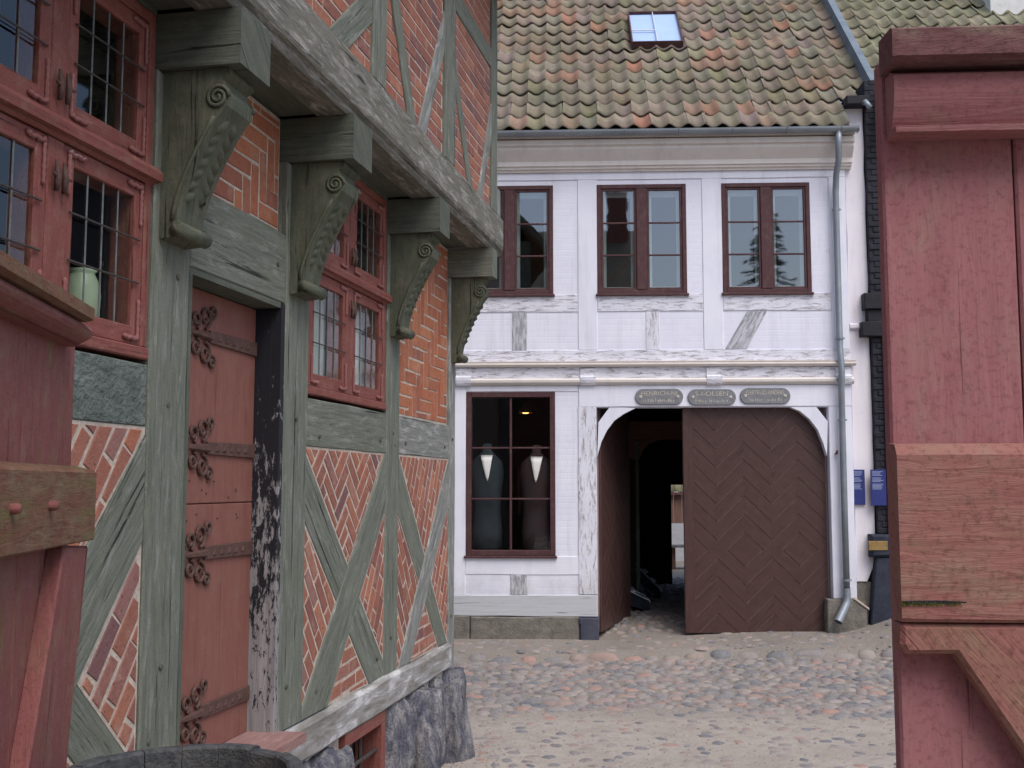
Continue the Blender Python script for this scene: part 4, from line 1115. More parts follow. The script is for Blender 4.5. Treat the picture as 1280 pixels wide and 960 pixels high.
def lay_tiles(roof, s_left, ncol, nrow, y0, z0, mat, keep=lambda c, r: True, vis=lambda s, r: True, limit=295):
    me = tile_mesh(mat); mbx = MB(); cand = []
    for r in range(nrow):
        for c in range(ncol):
            if not keep(c, r): continue
            s = s_left + (c + .5) * TW
            dx, rz, tl = random.gauss(0, .006), random.gauss(0, .02), random.gauss(0, .01)
            y = y0 + r * TE * math.cos(SLOPE); z = z0 + r * TE * math.sin(SLOPE)
            mt = Matrix.Translation((s + dx, y + random.gauss(0, .009) + .012 * math.sin(s * 1.7 + r), z + .010 * math.sin(s * 1.1 + .6 * r))) @ Matrix.Rotation(SLOPE - R(4.6) + tl, 4, 'X') @ Matrix.Rotation(rz, 4, 'Z')
            cand.append((vis(s, r), r, mt))
    cand.sort(key=lambda t: (not t[0], t[1]))
    for i, (v, r, mt) in enumerate(cand):
        if v and i < limit:
            o = bpy.data.objects.new('roof_tile', me); COL.objects.link(o); o.parent = roof; o.matrix_local = mt
        else: mbx.add([tuple(mt @ Vector(q)) for q in TV], TF, [(random.random(), 0)] * len(TV))
    if mbx.V: mbx.build('roof_tiles', mat, roof, True, 'stuff')
EY, EZ = -.31, 6.70
r_right = Fc.pix(1062, 165, .3)[0]
ncol = 30; s_left = r_right - ncol * TW
mbx = MB(); t1 = 16 * TE * math.cos(SLOPE)
e0_, e1_ = EY + .12, EZ - .02; up_ = 2.3 * TE * math.cos(SLOPE)
mbx.add([(SL, e0_, e1_), (4.47, e0_, e1_), (4.47, e0_ + up_, e1_ + up_), (4.86, e0_ + up_, e1_ + up_), (4.86, e0_ + t1, e1_ + t1), (SL, e0_ + t1, e1_ + t1), (SL, e0_ + 2 * t1, e1_), (4.86, e0_ + 2 * t1, e1_)], [(0, 1, 2, 3, 4, 5), (5, 4, 7, 6)])
roof = mbx.build('roof', 'soil', wh)
ntot = ncol + 3
lay_tiles(roof, s_left, ntot, 16, EY, EZ, 'tile', keep=lambda c, r: c < ncol or r >= 2, vis=lambda s, r: s > -.45 and r < 14)
# skylight
sk0 = Fc.pix(790, 62, -1.2); 
def roof_pt(px, py):
    # point of the photograph on the roof plane
    lo, hi = -.3, 6.0
    for _ in range(50):
        m = (lo + hi) / 2; s, z = Fc.pix(px, py, -m)
        if z > EZ + (m - EY): lo = m
        else: hi = m
    return s, m, z
a = roof_pt(791, 62); b = roof_pt(842, 24)
mbx = MB(); sw, shh = b[0] - a[0] + .02, math.hypot(b[1] - a[1], b[2] - a[2])
skm = Matrix.Translation((a[0], a[1], a[2])) @ Matrix.Rotation(SLOPE, 4, 'X')
def loc(mt, V): return [tuple(mt @ Vector(v)) for v in V]
def mb_loc(m, mt): m.V = loc(mt, m.V); return m
f = MB(); t = .02
f.box(-t, sw + t, -t, 0, -.02, .13); f.box(-t, sw + t, shh, shh + t, -.02, .13); f.box(-t, 0, 0, shh, -.02, .13); f.box(sw, sw + t, 0, shh, -.02, .13); mb_loc(f, skm)
skl = f.build('skylight', 'brown_frame', roof)
for i in range(2):
    g = MB(); g.box(i * sw / 2 + .006, (i + 1) * sw / 2 - .006, .003, shh - .003, .10, .106); mb_loc(g, skm); g.build('pane', 'glass_sky', skl)
g = MB(); g.box(sw / 2 - .006, sw / 2 + .006, 0, shh, .095, .125); g.box(0, sw / 2 - .007, shh * .38, shh * .40, .108, .12); mb_loc(g, skm); g.build('glazing_bar', 'light_edge', skl)
g = MB(); g.box(.0, sw, .0, shh, .07, .08); mb_loc(g, skm); g.build('sky_sheen_sheet', 'sky_sheen_sheet', skl)  # added pale sheet under the glass, gives the panes a bright sky sheen

# plaques over the gate
def text_mesh(s, size):
    cu = bpy.data.curves.new('t', 'FONT'); cu.body = s; cu.size = size; cu.align_x = 'CENTER'; cu.align_y = 'CENTER'; cu.extrude = .002
    o = bpy.data.objects.new('t', cu); COL.objects.link(o); dg = bpy.context.evaluated_depsgraph_get()
    me = bpy.data.meshes.new_from_object(o.evaluated_get(dg)); COL.objects.unlink(o); bpy.data.objects.remove(o); return me
def plaque(x0, x1, yc, txt, line2, label):
    a = Fc.pix(x0, yc, .02); b = Fc.pix(x1, yc, .02); c = (a[0] + b[0]) / 2; wd = b[0] - a[0]; h = .105; 
    p = Fc.world(c, .006, a[1]); r = empty('name_plaque', p, Fc.yaw)
    tag(r, label, 'plaque', 'plaques on the gate lintel')
    pts = []
    for i in range(11): an = -math.pi / 2 + math.pi * i / 10; pts.append((wd / 2 - h + h * math.cos(an), h * math.sin(an)))
    for i in range(11): an = math.pi / 2 + math.pi * i / 10; pts.append((-wd / 2 + h + h * math.cos(an), h * math.sin(an)))
    V, F, U = prism(pts, 0, .022, .006, (1, 0)); mk('board', V, F, 'plaque', r, U)
    for s, zz, sz in ((txt, .04, .082),):
        me = text_mesh(s, sz); me.materials.append(MAT['plaque_text']); o = bpy.data.objects.new('lettering', me); COL.objects.link(o); o.parent = r
        o.location = (0, -.0225, zz); o.rotation_euler = (math.pi / 2, 0, 0)
        wdt = max(v.co.x for v in me.vertices) - min(v.co.x for v in me.vertices); o.scale = (min(1.2, (wd - .16) / wdt), 1, 1)
    m = MB(); x = -wd / 2 + .1; rr = random.Random(txt)
    while x < wd / 2 - .1:                                # the second line is worn past reading
        h_ = rr.uniform(.018, .045)
        if rr.random() < .85: m.prism(rect(x, x + rr.uniform(.006, .011), -.07, -.07 + h_), .021, .0235, .0005)
        if rr.random() < .3: m.prism(rect(x + .012, x + .026, -.07 + h_ * .5, -.062 + h_ * .5), .021, .0235, .0005)
        x += rr.uniform(.018, .034)
    m.build('worn_lettering', 'plaque_text', r)
    for sg in (-1, 1):
        m = MB(); m.add(*lathe([(.022, 0), (.018, .006), (.0005, .008)], 8)); m.V = [(sg * (wd / 2 - .07) + x, -.022 - z, y) for x, y, z in m.V]; m.build('rosette', 'plaque_text', r)
plaque(794, 854, 496, 'HENRICH-NI', 'ANNO 1723', 'grey rounded plaque with HENRICH lettering, over the open half of the gateway')
plaque(859.5, 920, 496.5, 'S-I-OLSEN', 'ANNO DOM', 'grey rounded plaque between the two other plaques on the gateway lintel')
plaque(925, 988, 495, 'GERTRUD-ANDERS', 'DATTER', 'grey rounded plaque with GERTRUD lettering, over the closed gate leaf')

# things shown in the ground floor window
def bust(px, py, label, mat, sgn):
    n = -.2; s, z = Fc.pix(px, py, n); z0 = .36
    r = empty('display_figure', Fc.world(s, n, z0), Fc.yaw); tag(r, label, 'mannequin', 'coats shown in the shop window')
    zt = z - z0 + .2
    prof = [(.16, 0), (.2, .02), (.2, .05), (.03, .07), (.025, .55), (.19, .6), (.2, .75), (.175, .95), (.2, 1.15), (.225, 1.3), (.2, 1.4), (.09, 1.47), (.06, 1.5), (.06, 1.56), (.001, 1.57)]
    k = zt / 1.5; V, F, U = lathe([(rr * 1.0, zz * k) for rr, zz in prof], 20, 1.0, .62)
    mk('coat', V, F, mat, r, U, True)
    # shirt front: a V from collar down to the buttons, following the chest
    pts = []; m = 8; hh = .34
    for i in range(m + 1):
        t = i / m; zz = (1.47 * k - .02) - t * hh; wd = .075 * (1 - t) ** .8 + .004
        rad = .145 + .012 * math.sin(t * 3)
        if t < .12: rad = .09
        for j in (-1, -.4, .4, 1): pts.append((wd * j + sgn * .012 * t, -rad - .004 * (1 - abs(j)), zz))
    F = [(i * 4 + j, i * 4 + j + 1, (i + 1) * 4 + j + 1, (i + 1) * 4 + j)[::-1] for i in range(m) for j in range(3)]
    o = mk('shirt_front', pts, F, 'linen', r, [(p[0], p[2]) for p in pts], True)
    sf = o.modifiers.new('s', 'SOLIDIFY'); sf.thickness = .01; sf.offset = -1
bust(609, 582, 'dark teal coat with narrow white shirt front under the unlit window pane', 'coat', 1)
bust(671, 584, 'dark coat with longer white shirt front under the lamp in the window', 'coat_red', -1)
n = -1.5; ls, lz = Fc.pix(657, 512, n)
lamp = empty('hanging_lamp', Fc.world(ls, n, lz - .05), Fc.yaw); tag(lamp, 'small lit brass hanging lamp inside the ground floor window', 'lamp')
m = MB(); m.add(*lathe([(.10, 0), (.085, .05), (.05, .1), (.015, .12)], 16)); m.build('shade', 'brass', lamp, True)
m = MB(); m.add(*lathe([(.001, -.012), (.04, -.005), (.062, .02), (.03, .05), (.001, .06)], 14)); m.build('bulb', 'glow', lamp, True)
m = MB(); m.tube([(0, 0, .12), (0, 0, 3.52 - lz + .05)], .006, 6); m.build('cord', 'bar_iron', lamp)

# steps in the passage and the yard beyond
def steps(px0, py0, px1, py1, y, nst, label):
    a = at_depth(px0, py0, y); b = at_depth(px1, py1, y)
    r = empty('wooden_steps', Fc.world(b[0], -y, ground_z(*Fc.world(b[0], -y, 0).xy)), Fc.yaw)
    tag(r, label, 'steps', 'steps inside the gate passage'); zb = r.location.z
    dx, dz = a[0] - b[0], a[1] - zb
    for k in range(nst):
        m = MB(); x = dx * (k + .5) / nst; z = dz * (k + 1) / nst * .86; m.box(x - .12, x + .12, .03, .62, z - .025, z); m.build('tread', 'light_edge', r)
    for yy in (0, .63):
        m = MB(); m.add([(0, yy, .0), (0, yy, .16), (dx, yy, dz), (dx, yy, dz - .22), (0, yy + .02, 0), (0, yy + .02, .16), (dx, yy + .02, dz), (dx, yy + .02, dz - .22)], [(0, 1, 2, 3), (7, 6, 5, 4), (1, 5, 6, 2), (0, 3, 7, 4), (0, 4, 5, 1), (3, 2, 6, 7)]); m.build('stringer', 'tar_base', r)
        m = MB(); m.tube([(0, yy + .01, .165), (dx, yy + .01, dz + .005)], .012, 6); m.build('edge_strip', 'light_edge', r)
steps(776, 734, 812, 768, 2.1, 2, 'low dark steps with pale edges beside the open gate leaf')
steps(797, 709, 825, 745, 3.9, 3, 'taller dark steps with pale edges behind the inner passage post')
def yard():
    y = 13.0; a = at_depth(800, 620, y)[0]; b = at_depth(905, 620, y)[0]
    z_top = at_depth(848, 618, y)[1]; zg_ = .16; z_mid = at_depth(848, 654, y)[1]
    r = empty('yard_fence', Fc.world(a, -y, zg_), Fc.yaw); tag(r, 'brown plank yard wall under a small tiled coping, beyond the passage', 'fence')
    L = b - a; n = int(L / .2)
    for i in range(n):
        m = MB(); m.prism(rect(i * L / n + .004, (i + 1) * L / n - .004, z_mid - zg_, z_top - zg_), -.03, random.uniform(0, .006), .003, (0, 1)); m.build('plank', 'plank_brown', r)
    m = MB(); m.box(0, L, -.02, .1, -.1, z_mid - zg_ - .002); m.build('plinth', 'grey_paint', r)
    m = MB(); m.box(-.1, L + .1, -.12, .14, z_top - zg_ + .002, z_top - zg_ + .05); m.build('coping_board', 'gate_red', r)
    me = tile_mesh('tile_green')
    for i in range(int(L / TW) + 1):
        for k in range(3):
            o = bpy.data.objects.new('roof_tile', me); COL.objects.link(o); o.parent = r; o.location = ((i + .5) * TW - .05, -.14 + k * .23, z_top - zg_ + .06 + k * .23); o.rotation_euler = (R(42), 0, 0)
    y = 10.4; s, z = at_depth(846, 681, y)
    r = empty('bench', Fc.world(s, -y, .16), Fc.yaw); tag(r, 'weathered pale bench in the bright yard beyond the passage', 'bench')
    m = MB(); m.box(-.3, 1.2, -.25, .2, z - .16 - .05, z - .16); m.build('seat', 'timber_pale', r)
    for x in (-.15, .25, .9):
        m = MB(); m.box(x, x + .1, -.18, .14, 0, z - .213); m.build('leg', 'plank_brown', r)
yard()

# ================================================================== neighbouring tarred house on the right
nb = Fc.empty('tarred_house')
tag(nb, 'black tarred brick house with white plaster edge, right of the downpipe', 'house')
x1085 = Fc.pix(1086, 400, -.05)[0]
pz0 = Fc.pix(1070, 727, -.06)[1]
solid('plaster_strip', [(SR + .012, pz0), (x1085 - .12, pz0), (x1085, pz0 + .28), (x1085 + .005, 7.1), (SR + .012, 7.1)], -.35, -.05, 'plaster', nb, .006, .004)
mbx = MB(); moulded(mbx, SR + .014, x1085, [(-.06, 4.05), (-.04, 4.05), (-.01, 4.08), (-.01, 4.12), (-.04, 4.14), (-.06, 4.14)]); mbx.build('moulding', 'plaster', nb)
solid('wall', rect(x1085 + .01, 9.5, .9, 7.4), -.4, .02, 'tar', nb, .006)
# tarred brick courses
for r in range(0, 84):
    z = .95 + r * .077
    x = x1085 + .012 + (r % 2) * .06
    for k in range(3):
        if x > x1085 + .42: break
        wdt = .23 if (k or r % 2 == 0) else .12
        m = MB(); m.prism(rect(x, min(x + wdt, x1085 + .5), z, z + .066), .0, .032 + random.gauss(0, .003), .006); m.build('brick', 'tar', nb); x += wdt + .012
solid('base', [(x1085 - .13, .2), (9.5, .2), (9.5, Fc.pix(1098, 697, .1)[1] - .004), (x1085 - .03, Fc.pix(1098, 697, .1)[1] - .004)], -.3, .07, 'tar_base', nb, .015, .004)
cz0, cz1 = Fc.pix(1098, 697, .1)[1], Fc.pix(1098, 668, .1)[1]
solid('base_cap', rect(x1085 - .1, 9.5, cz0, cz1), -.2, .10, 'tar_base', nb, .03, .004)
solid('plinth', rect(SR + .012, x1085 - .02, .1, pz0 - .003), -.3, -.07, 'stone_plinth', nb, .01, .005)
# black cornice blocks seen at the level of the upper windows
for py0, py1, x0 in ((366, 386, 1081), (402, 420, 1078), (386, 402, 1086)):
    a = Fc.pix(x0, py1, .1); b = Fc.pix(x0, py0, .1); solid('cornice_block', rect(a[0], 9.4, a[1], b[1]), -.1, .10 if x0 < 1085 else .06, 'black_paint', nb, .01, .002)
# brown door frame at its far side
m = MB(); dx0 = Fc.pix(1109, 600, .06)[0]; m.prism(rect(dx0, dx0 + .2, 1.14, 4.0), .02, .075, .006); m.build('door_frame', 'plank_brown', nb)
# gutter end over the plaster strip, verge board and roof
mbx = MB(); mbx.prism(rect(r_right + .02, x1085 + .05, EZ + .34, EZ + .46), -.2, .14, .01); mbx.build('eave_board', 'black_paint', nb)
gz = Fc.pix(1072, 130, .2)[1]
mbx = MB(); mbx.tube([(4.66, -.12, gz + .04), (4.66, -.2, gz + .03), (4.70, -.26, gz - .07)], .035, 10); mbx.build('spout', 'zinc', nb, True)
vx = 4.86
V = []
t2 = 17 * TE * math.cos(SLOPE)
y_a, z_a = EY - .06, EZ + .06
V = [(vx, y_a, z_a - .16), (vx + .1, y_a, z_a - .16), (vx + .1, y_a, z_a + .14), (vx, y_a, z_a + .14)]
V += [(x, y + t2, z + t2) for x, y, z in V]
mk('verge_board', V, [(0, 1, 2, 3), (7, 6, 5, 4), (0, 4, 5, 1), (1, 5, 6, 2), (2, 6, 7, 3), (3, 7, 4, 0)], 'slate_lead', nb, [(v[1], v[0] + v[2]) for v in V])
mbx = MB(); mbx.add([(4.94, EY + .3, EZ + .25), (9.5, EY + .3, EZ + .25), (9.5, EY + .3 + t2, EZ + .25 + t2), (4.94, EY + .3 + t2, EZ + .25 + t2)], [(0, 1, 2, 3)])
nroof = mbx.build('roof', 'soil', nb)
lay_tiles(nroof, vx + .1, 18, 17, EY + .1, EZ + .2, 'tile_green', vis=lambda s, r: s < 7.2 and r < 14)
# pale chimney behind the ridge line
ca_ = roof_pt(1239, 27)
mbx = MB(); mbx.box(ca_[0], ca_[0] + .9, ca_[1], ca_[1] + .7, ca_[2] - .5, ca_[2] + 1.6); mbx.box(ca_[0] - .06, ca_[0] + .96, ca_[1] - .06, ca_[1] + .76, ca_[2] + 1.602, ca_[2] + 1.75); mbx.build('chimney', 'white_strip', nb)
mbx = MB(); mbx.box(4.5, 9.5, .45, 6.5, .1, 6.6); mbx.build('body', 'tar', nb)

def info_sign(x0, x1, y0, y1, n, label):
    a = Fc.pix(x0, y1, n); b = Fc.pix(x1, y0, n)
    r = empty('information_sign', Fc.world(a[0], n, a[1]), Fc.yaw); tag(r, label, 'sign', 'blue information signs')
    W, Hh = b[0] - a[0], b[1] - a[1]
    m = MB(); m.prism(rect(0, W, 0, Hh), -.02, .006, .002); m.build('panel', 'blue', r)
    m = MB(); z = Hh * .955
    for blk in (4, 4, 5):
        for k in range(blk):
            m.prism(rect(W * .08, W * random.uniform(.62, .84), z - .009, z - .003), .0055, .0075, .0005); z -= .0155
        z -= .018
    m.build('print_lines', 'blue_text', r)
info_sign(1063.5, 1080.5, 587, 631, -.02, 'narrow blue information sign on the white plaster strip')
info_sign(1089.5, 1107, 587, 632, .055, 'narrow blue information sign on the black tarred brick')
a = Fc.pix(1086.5, 688, .125); b = Fc.pix(1110, 676.5, .125)
r = empty('brass_plate', Fc.world(a[0], .10, a[1]), Fc.yaw); tag(r, 'small dull brass plate on the black base below the blue signs', 'plate')
m = MB(); m.prism(rect(0, b[0] - a[0], 0, b[1] - a[1]), -.01, .012, .004); m.build('plate', 'brass', r)
m = MB()
for x in (.015, b[0] - a[0] - .015): m.prism([(x + .005 * math.cos(i), (b[1] - a[1]) / 2 + .005 * math.sin(i)) for i in range(6)], .01, .016, .001)
m.build('screws', 'bar_iron', r)

# ================================================================== the red gate the photographer stands in
RG = Fr(.424 * 1.0, 1.27, R(-3.7))
rgate = RG.empty('board_gate'); tag(rgate, 'dull red board gate leaf with moulded cap, edge-on to the street at the right', 'gate', 'leaves of the red yard gate')
def rz(px, py, n): return RG.pix(px, py, n)
gx0 = rz(1111, 500, 0)[0]; GW = 1.25; GB = .42
z1 = rz(1150, 78, 0)[1]
# upright boards
bx = [gx0, rz(1276, 400, 0)[0], rz(1276, 400, 0)[0] + .24, rz(1276, 400, 0)[0] + .5, rz(1276, 400, 0)[0] + .76, gx0 + GW]
for i in range(len(bx) - 1):
    solid('board', rect(bx[i] + .001, bx[i + 1] - .0012, GB, z1), -.022, random.uniform(-.0005, .0005), 'gate_red', rgate, .003, 0, (0, 1))
ca, cb = (rz(1101, 75, .012)[0], rz(1101, 75, .06)[1]), (0, rz(1101, 33, .06)[1])
cpb = MB(); moulded(cpb, ca[0], ca[0] + GW + .05, [(.004, ca[1] + .001), (.052, ca[1]), (.06, ca[1] + .005), (.061, cb[1] - .004), (.055, cb[1]), (.004, cb[1] + .004)]); cpb.build('cap', 'gate_cap', rgate)
ra, rb = (rz(1111, 166, .01)[0], rz(1114, 166, .035)[1]), (0, rz(1114, 88, .035)[1]); h = rb[1] - ra[1]; pr = [(.0, ra[1]), (.052, ra[1]), (.054, ra[1] + h * .09), (.03, ra[1] + h * .1)]
for i in range(9): t = i / 8; pr.append((.028 + .024 * math.sin(t * math.pi * .55 + .15), ra[1] + h * (.12 + .8 * t)))
pr += [(.03, ca[1] - .001), (0, ca[1] - .001)]
pr = [(a_ * .72 + .001, b_) for a_, b_ in pr]
m = MB(); moulded(m, ra[0], gx0 + GW, pr); m.build('roll_moulding', 'gate_red', rgate)
# rail with chamfered edges and the brace that meets it
ta, tb = (rz(1111, 553, .006)[0], rz(1116, 553, .036)[1]), (0, rz(1116, 778, .036)[1])
m = MB(); moulded(m, ta[0], gx0 + GW, [(.002, tb[1]), (.032, tb[1]), (.036, tb[1] + .004), (.036, ta[1] - .014), (.028, ta[1] - .002), (.002, ta[1])]); m.build('rail', 'gate_worn', rgate)
q = [rz(1121, 814, .05), rz(1203, 820, .05), rz(1330, 1010, .05), rz(1500, 1265, .05), rz(1800, 1265, .05), rz(1560, 930, .05), rz(1500, 815, .05)]
tb2 = tb[1] - .002
q = [(rz(1119, 805, .008)[0], rz(1117, 806, .03)[1]), (rz(1126, 818, .008)[0], rz(1124, 818, .03)[1]), rz(1203, 821, .05), rz(1500, 1250, .05), (rz(1500, 1250, .05)[0] + .17, rz(1500, 1250, .05)[1]), (rz(1420, 780, .05)[0], tb2), (rz(1119, 780, .008)[0], tb2)]
solid('brace', q, .002, .032, 'gate_worn', rgate, .005, 0, (1, -1.2))
cr = MB(); cr.prism([rz(1129, 755, .037), rz(1170, 755.5, .037), rz(1209, 753.5, .037), rz(1209, 752, .037), rz(1170, 750.5, .037), rz(1129, 751, .037)], .034, .0366, .0003); cr.build('crack', 'black_paint', rgate)
ms = MB(); rr = random.Random(9)
for k in range(420):
    p0 = rz(1128 + 75 * rr.random() ** 1.6, rr.gauss(755, 1.6), .038); a_ = rr.random() * 6.28; l_ = rr.uniform(.001, .003)
    ms.add([(p0[0] - .0008, -.0362, p0[1]), (p0[0] + .0008, -.0362, p0[1]), (p0[0] + l_ * math.cos(a_), -.0362 - rr.uniform(.0005, .002), p0[1] + l_ * .6 * math.sin(a_))], [(0, 1, 2)])
ms.build('moss', 'moss', rgate, kind='stuff')
# hinge side post
m = MB(); m.box(gx0 + GW + .02, gx0 + GW + .24, -.1, .12, .3, cb[1] - .1); gp_ = m.build('gate_post', 'gate_worn', None); gp_.location = (RG.o[0], RG.o[1], 0); gp_.rotation_euler = (0, 0, RG.yaw)
tag(gp_, 'square red timber post carrying the right gate leaf', 'post')
m = MB(); m.V = []
m.box(gx0 + GW + .021, gx0 + GW + .239, -.099, .119, cb[1] - .099, cb[1] - .05); c = m.build('post_cap', 'gate_cap', gp_)

LG = Fr(-.84 * math.cos(R(-7.2)), .84 * math.sin(R(-7.2)) * 1.0, R(90 + 7.2))
lgate = LG.empty('board_gate'); tag(lgate, 'mossy red board gate leaf folded back against the timber house beside the barrel', 'gate', 'leaves of the red yard gate')
lz_ = lambda px, py, n: LG.pix(px, py, n)
e = lz_(92, 500, 0)[0]; st = e - 1.3; zt_ = lz_(90, 420, 0)[1]
n = 6; ed = [st + (e - st) * i / n for i in range(n + 1)]
for i in range(n): solid('board', rect(ed[i] + .001, ed[i + 1] - .001, GB, zt_), -.032, random.uniform(-.001, .001), 'gate_stained', lgate, .003, 0, (0, 1))
ca, cb = lz_(118, 403, .09), lz_(119, 385, .09)
m = MB(); moulded(m, st, ca[0], [(-.08, ca[1] + .004), (.07, ca[1]), (.09, ca[1] + .006), (.09, cb[1] - .003), (.08, cb[1]), (-.08, cb[1] + .012)]); m.build('cap', 'gate_mossy', lgate)
ra, rb = lz_(106, 432, .05), lz_(106, 405, .05); h = rb[1] - ra[1] + .01; pr = [(.0, ra[1] - .004), (.04, ra[1] - .004)]
for i in range(10): t = i / 9; pr.append((.03 + .042 * math.sin(t * math.pi), ra[1] + h * t))
pr += [(0, ra[1] + h + .002)]
m = MB(); moulded(m, st, ra[0], pr); m.build('roll_moulding', 'gate_stained', lgate)
ta, tb = lz_(121, 588, .06), lz_(121, 674, .06)
m = MB(); moulded(m, st, ta[0], [(.002, tb[1]), (.058, tb[1]), (.06, tb[1] + .004), (.06, ta[1] - .008), (.052, ta[1]), (.002, ta[1] + .012)]); rl = m.build('rail', 'gate_mossy', lgate)
for px, py in ((14, 636), (62, 632), (-30, 640)):
    s, z = lz_(px, py, .06); m = MB(); m.add(*lathe([(.013, -.01), (.013, .012), (.009, .02), (.0005, .021)], 10)); m.V = [(s + x, -.06 - z2, z + y) for x, y, z2 in m.V]; m.build('peg', 'gate_stained', rl, True)
q = [lz_(113, 682, .05), lz_(86, 960, .05), lz_(38, 960, .05), lz_(84, 682, .05)]
q = [(a, min(b, tb[1] - .002)) for a, b in q]; d = Vector(q[1]) - Vector(q[0]); k = .5
q = [q[0], (q[1][0] + d.x * k, q[1][1] + d.y * k), (q[2][0] + (q[2][0] - q[3][0]) * k, q[2][1] + (q[2][1] - q[3][1]) * k), q[3]]
solid('brace', q, .002, .045, 'gate_stained', lgate, .006)
m = MB(); m.box(st - .24, st - .02, -.1, .12, .3, cb[1] - .1); gp_ = m.build('gate_post', 'gate_stained', None); gp_.location = (LG.o[0], LG.o[1], 0); gp_.rotation_euler = (0, 0, LG.yaw)
tag(gp_, 'square red timber post carrying the left gate leaf', 'post')
m = MB(); m.box(st - .239, st - .021, -.099, .119, cb[1] - .099, cb[1] - .05); m.build('post_cap', 'gate_cap', gp_)

# ================================================================== barrel
BX, BY, BR = -.80, 2.68, .288
bz = ground_z(BX, BY); BT = EYE - 355 * 2.66 / 1350
bar = empty('barrel', (BX, BY, bz)); tag(bar, 'old oak barrel with dark iron rim hoop, standing below the red door', 'barrel')
BH = BT - bz; ns = 20
def brad(t): return BR * (1 + .16 * math.sin(math.pi * t)) 
for k in range(ns):
    a0, a1 = 2 * math.pi * k / ns + .008, 2 * math.pi * (k + 1) / ns - .008; V, F, U = [], [], []
    N = 8
    for i in range(N + 1):
        t = i / N; ro = brad(t); ri = ro - .026
        if i == N: pass
        for r_, a_ in ((ro, a0), (ro, (a0 + a1) / 2), (ro, a1), (ri, a1), (ri, a0)): V.append((r_ * math.cos(a_), r_ * math.sin(a_), t * BH + (random.uniform(-.003, .003) if i == N else 0))); U.append((t * BH, a_ * ro))
    for i in range(N):
        for j in range(5): j2 = (j + 1) % 5; F.append((i * 5 + j, i * 5 + j2, (i + 1) * 5 + j2, (i + 1) * 5 + j))
    F += [(4, 3, 2, 1, 0), tuple(N * 5 + j for j in range(5))]
    mk('stave', V, F, 'barrel', bar, U)
for t0, t1 in ((.93, .995), (.76, .81), (.2, .25), (.02, .09)):
    m = MB(); m.add(*lathe([(brad(t0) + .001, t0 * BH), (brad(t0) + .006, t0 * BH), (brad(t1) + .006, t1 * BH), (brad(t1) + .001, t1 * BH)], 40)); m.build('hoop', 'bar_iron', bar, True)
for k in range(17):                                        # worn stave ends that make the rim
    a0, a1 = 6.2832 * k / 17 + .004, 6.2832 * (k + 1) / 17 - .004; dz = random.uniform(-.004, .004); dr = random.uniform(-.002, .003); V = []; pr = [(BR - .036, BH - .05), (BR - .033, BH + .002), (BR - .027, BH + .008), (BR + .002, BH + .008), (BR + .009, BH + .002), (BR + .009, BH - .035)]
    for i in range(5):
        an = a0 + (a1 - a0) * i / 4
        for r_, z_ in pr: V.append(((r_ + dr) * math.cos(an), (r_ + dr) * math.sin(an), z_ + (dz if z_ > BH else 0)))
    F = [(i * 6 + j, (i + 1) * 6 + j, (i + 1) * 6 + (j + 1) % 6, i * 6 + (j + 1) % 6)[::-1] for i in range(4) for j in range(6)] + [(0, 1, 2, 3, 4, 5), (29, 28, 27, 26, 25, 24)]
    mk('stave_end', V, F, 'rim_paint', bar, [(v[0], v[1]) for v in V])
nb_ = 6; wd = 2 * (BR - .03) / nb_
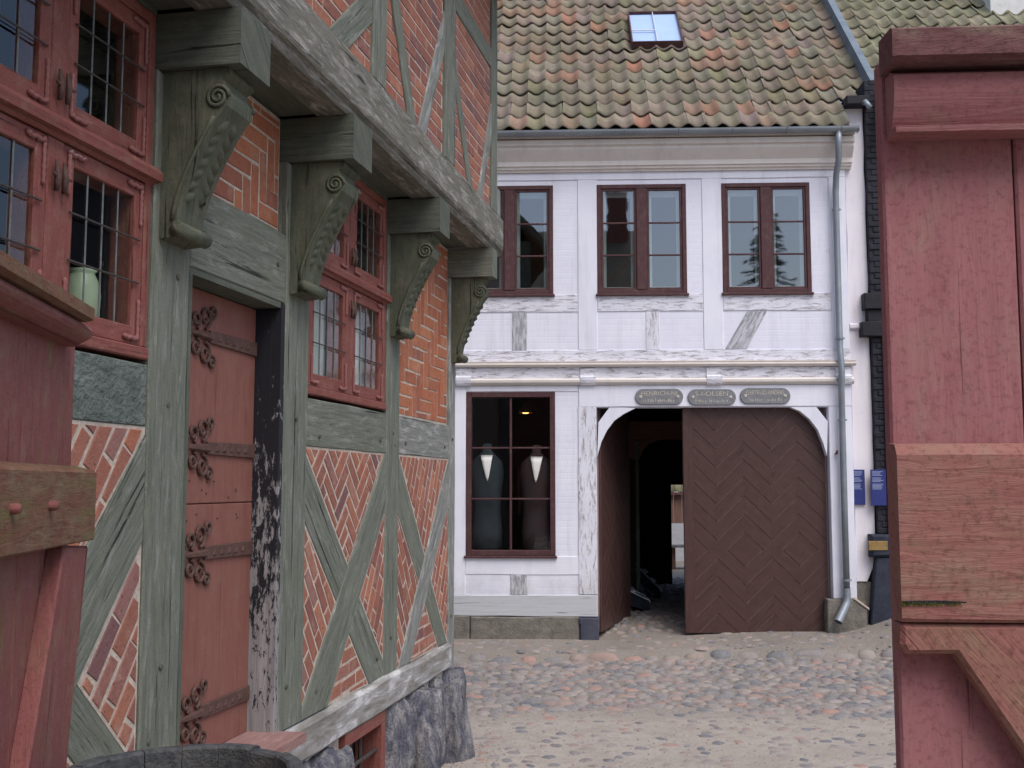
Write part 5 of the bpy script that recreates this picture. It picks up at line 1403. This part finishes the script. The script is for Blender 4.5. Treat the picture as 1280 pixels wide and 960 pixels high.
for k in range(nb_):
    x0 = -(BR - .03) + k * wd; x1 = x0 + wd - .003; rr_ = BR - .022; pts = []
    for i in range(7): x = x0 + (x1 - x0) * i / 6; pts.append((x, math.sqrt(max(.0004, rr_ ** 2 - x * x))))
    pts += [(x, -y) for x, y in pts[::-1]]; z = BH - .045; n = len(pts)
    V = [(x, y, z) for x, y in pts] + [(x, y, z - .02) for x, y in pts]
    F = [tuple(range(n))[::-1], tuple(range(n, 2 * n))] + [(i, (i + 1) % n, n + (i + 1) % n, n + i) for i in range(n)]
    mk('head_board', V, F, 'barrel', bar, [(v[1], v[0]) for v in V])

# ================================================================== behind the photographer: what the panes mirror
rh = empty('brick_house', (-5, -12, 0)); tag(rh, 'brick house with red tiled roof behind the photographer, mirrored in the upper panes', 'house')
m = MB(); m.box(-8, 7.2, -4, 4, -.3, 7.0); m.build('wall', 'brick', rh)
m = MB(); m.add([(-8.3, 4.4, 6.7), (7.5, 4.4, 6.7), (7.5, 0, 11.6), (-8.3, 0, 11.6), (-8.3, -4.4, 6.7), (7.5, -4.4, 6.7)], [(1, 0, 3, 2), (3, 4, 5, 2), (0, 4, 3), (1, 2, 5)]); m.build('roof', 'tile', rh)
m = MB(); m.box(6.3, 7.1, -.5, .5, 10.6, 13.0); m.build('chimney', 'brick', rh)
tr = empty('spruce_tree', (7.6, -14, -.1)); tag(tr, 'tall dark spruce behind the photographer, mirrored in the right upper window', 'tree')
m = MB(); m.tube([(0, 0, 0), (.05, 0, 6), (0, 0, 13.2)], [.28, .18, .02], 9); m.build('trunk', 'bark', tr, True)
m = MB(); rr = random.Random(5)
for k in range(480):
    z = 1.8 + 11.3 * rr.random() ** .85; L = (13.5 - z) * .27 * rr.uniform(.6, 1.15) + .15; an = rr.random() * 6.28; dr = -.35 - .2 * rr.random()
    for i in range(22):
        t = (i + 1) / 22; p = Vector((math.cos(an) * L * t, math.sin(an) * L * t, z + dr * L * t + .15 * L * t * t))
        for sg in (-1, 1):
            q = an + sg * rr.uniform(.5, 1.2); l = rr.uniform(.12, .3) * (1.2 - .5 * t); tip = p + Vector((math.cos(q) * l, math.sin(q) * l, -.1 * rr.random())); wv = Vector((-math.sin(q), math.cos(q), rr.uniform(-.6, .6))) * .035
            m.add([p - wv, p + wv, tip], [(0, 1, 2)], [(0, 0)] * 3)
m.build('crown', 'needles', tr)
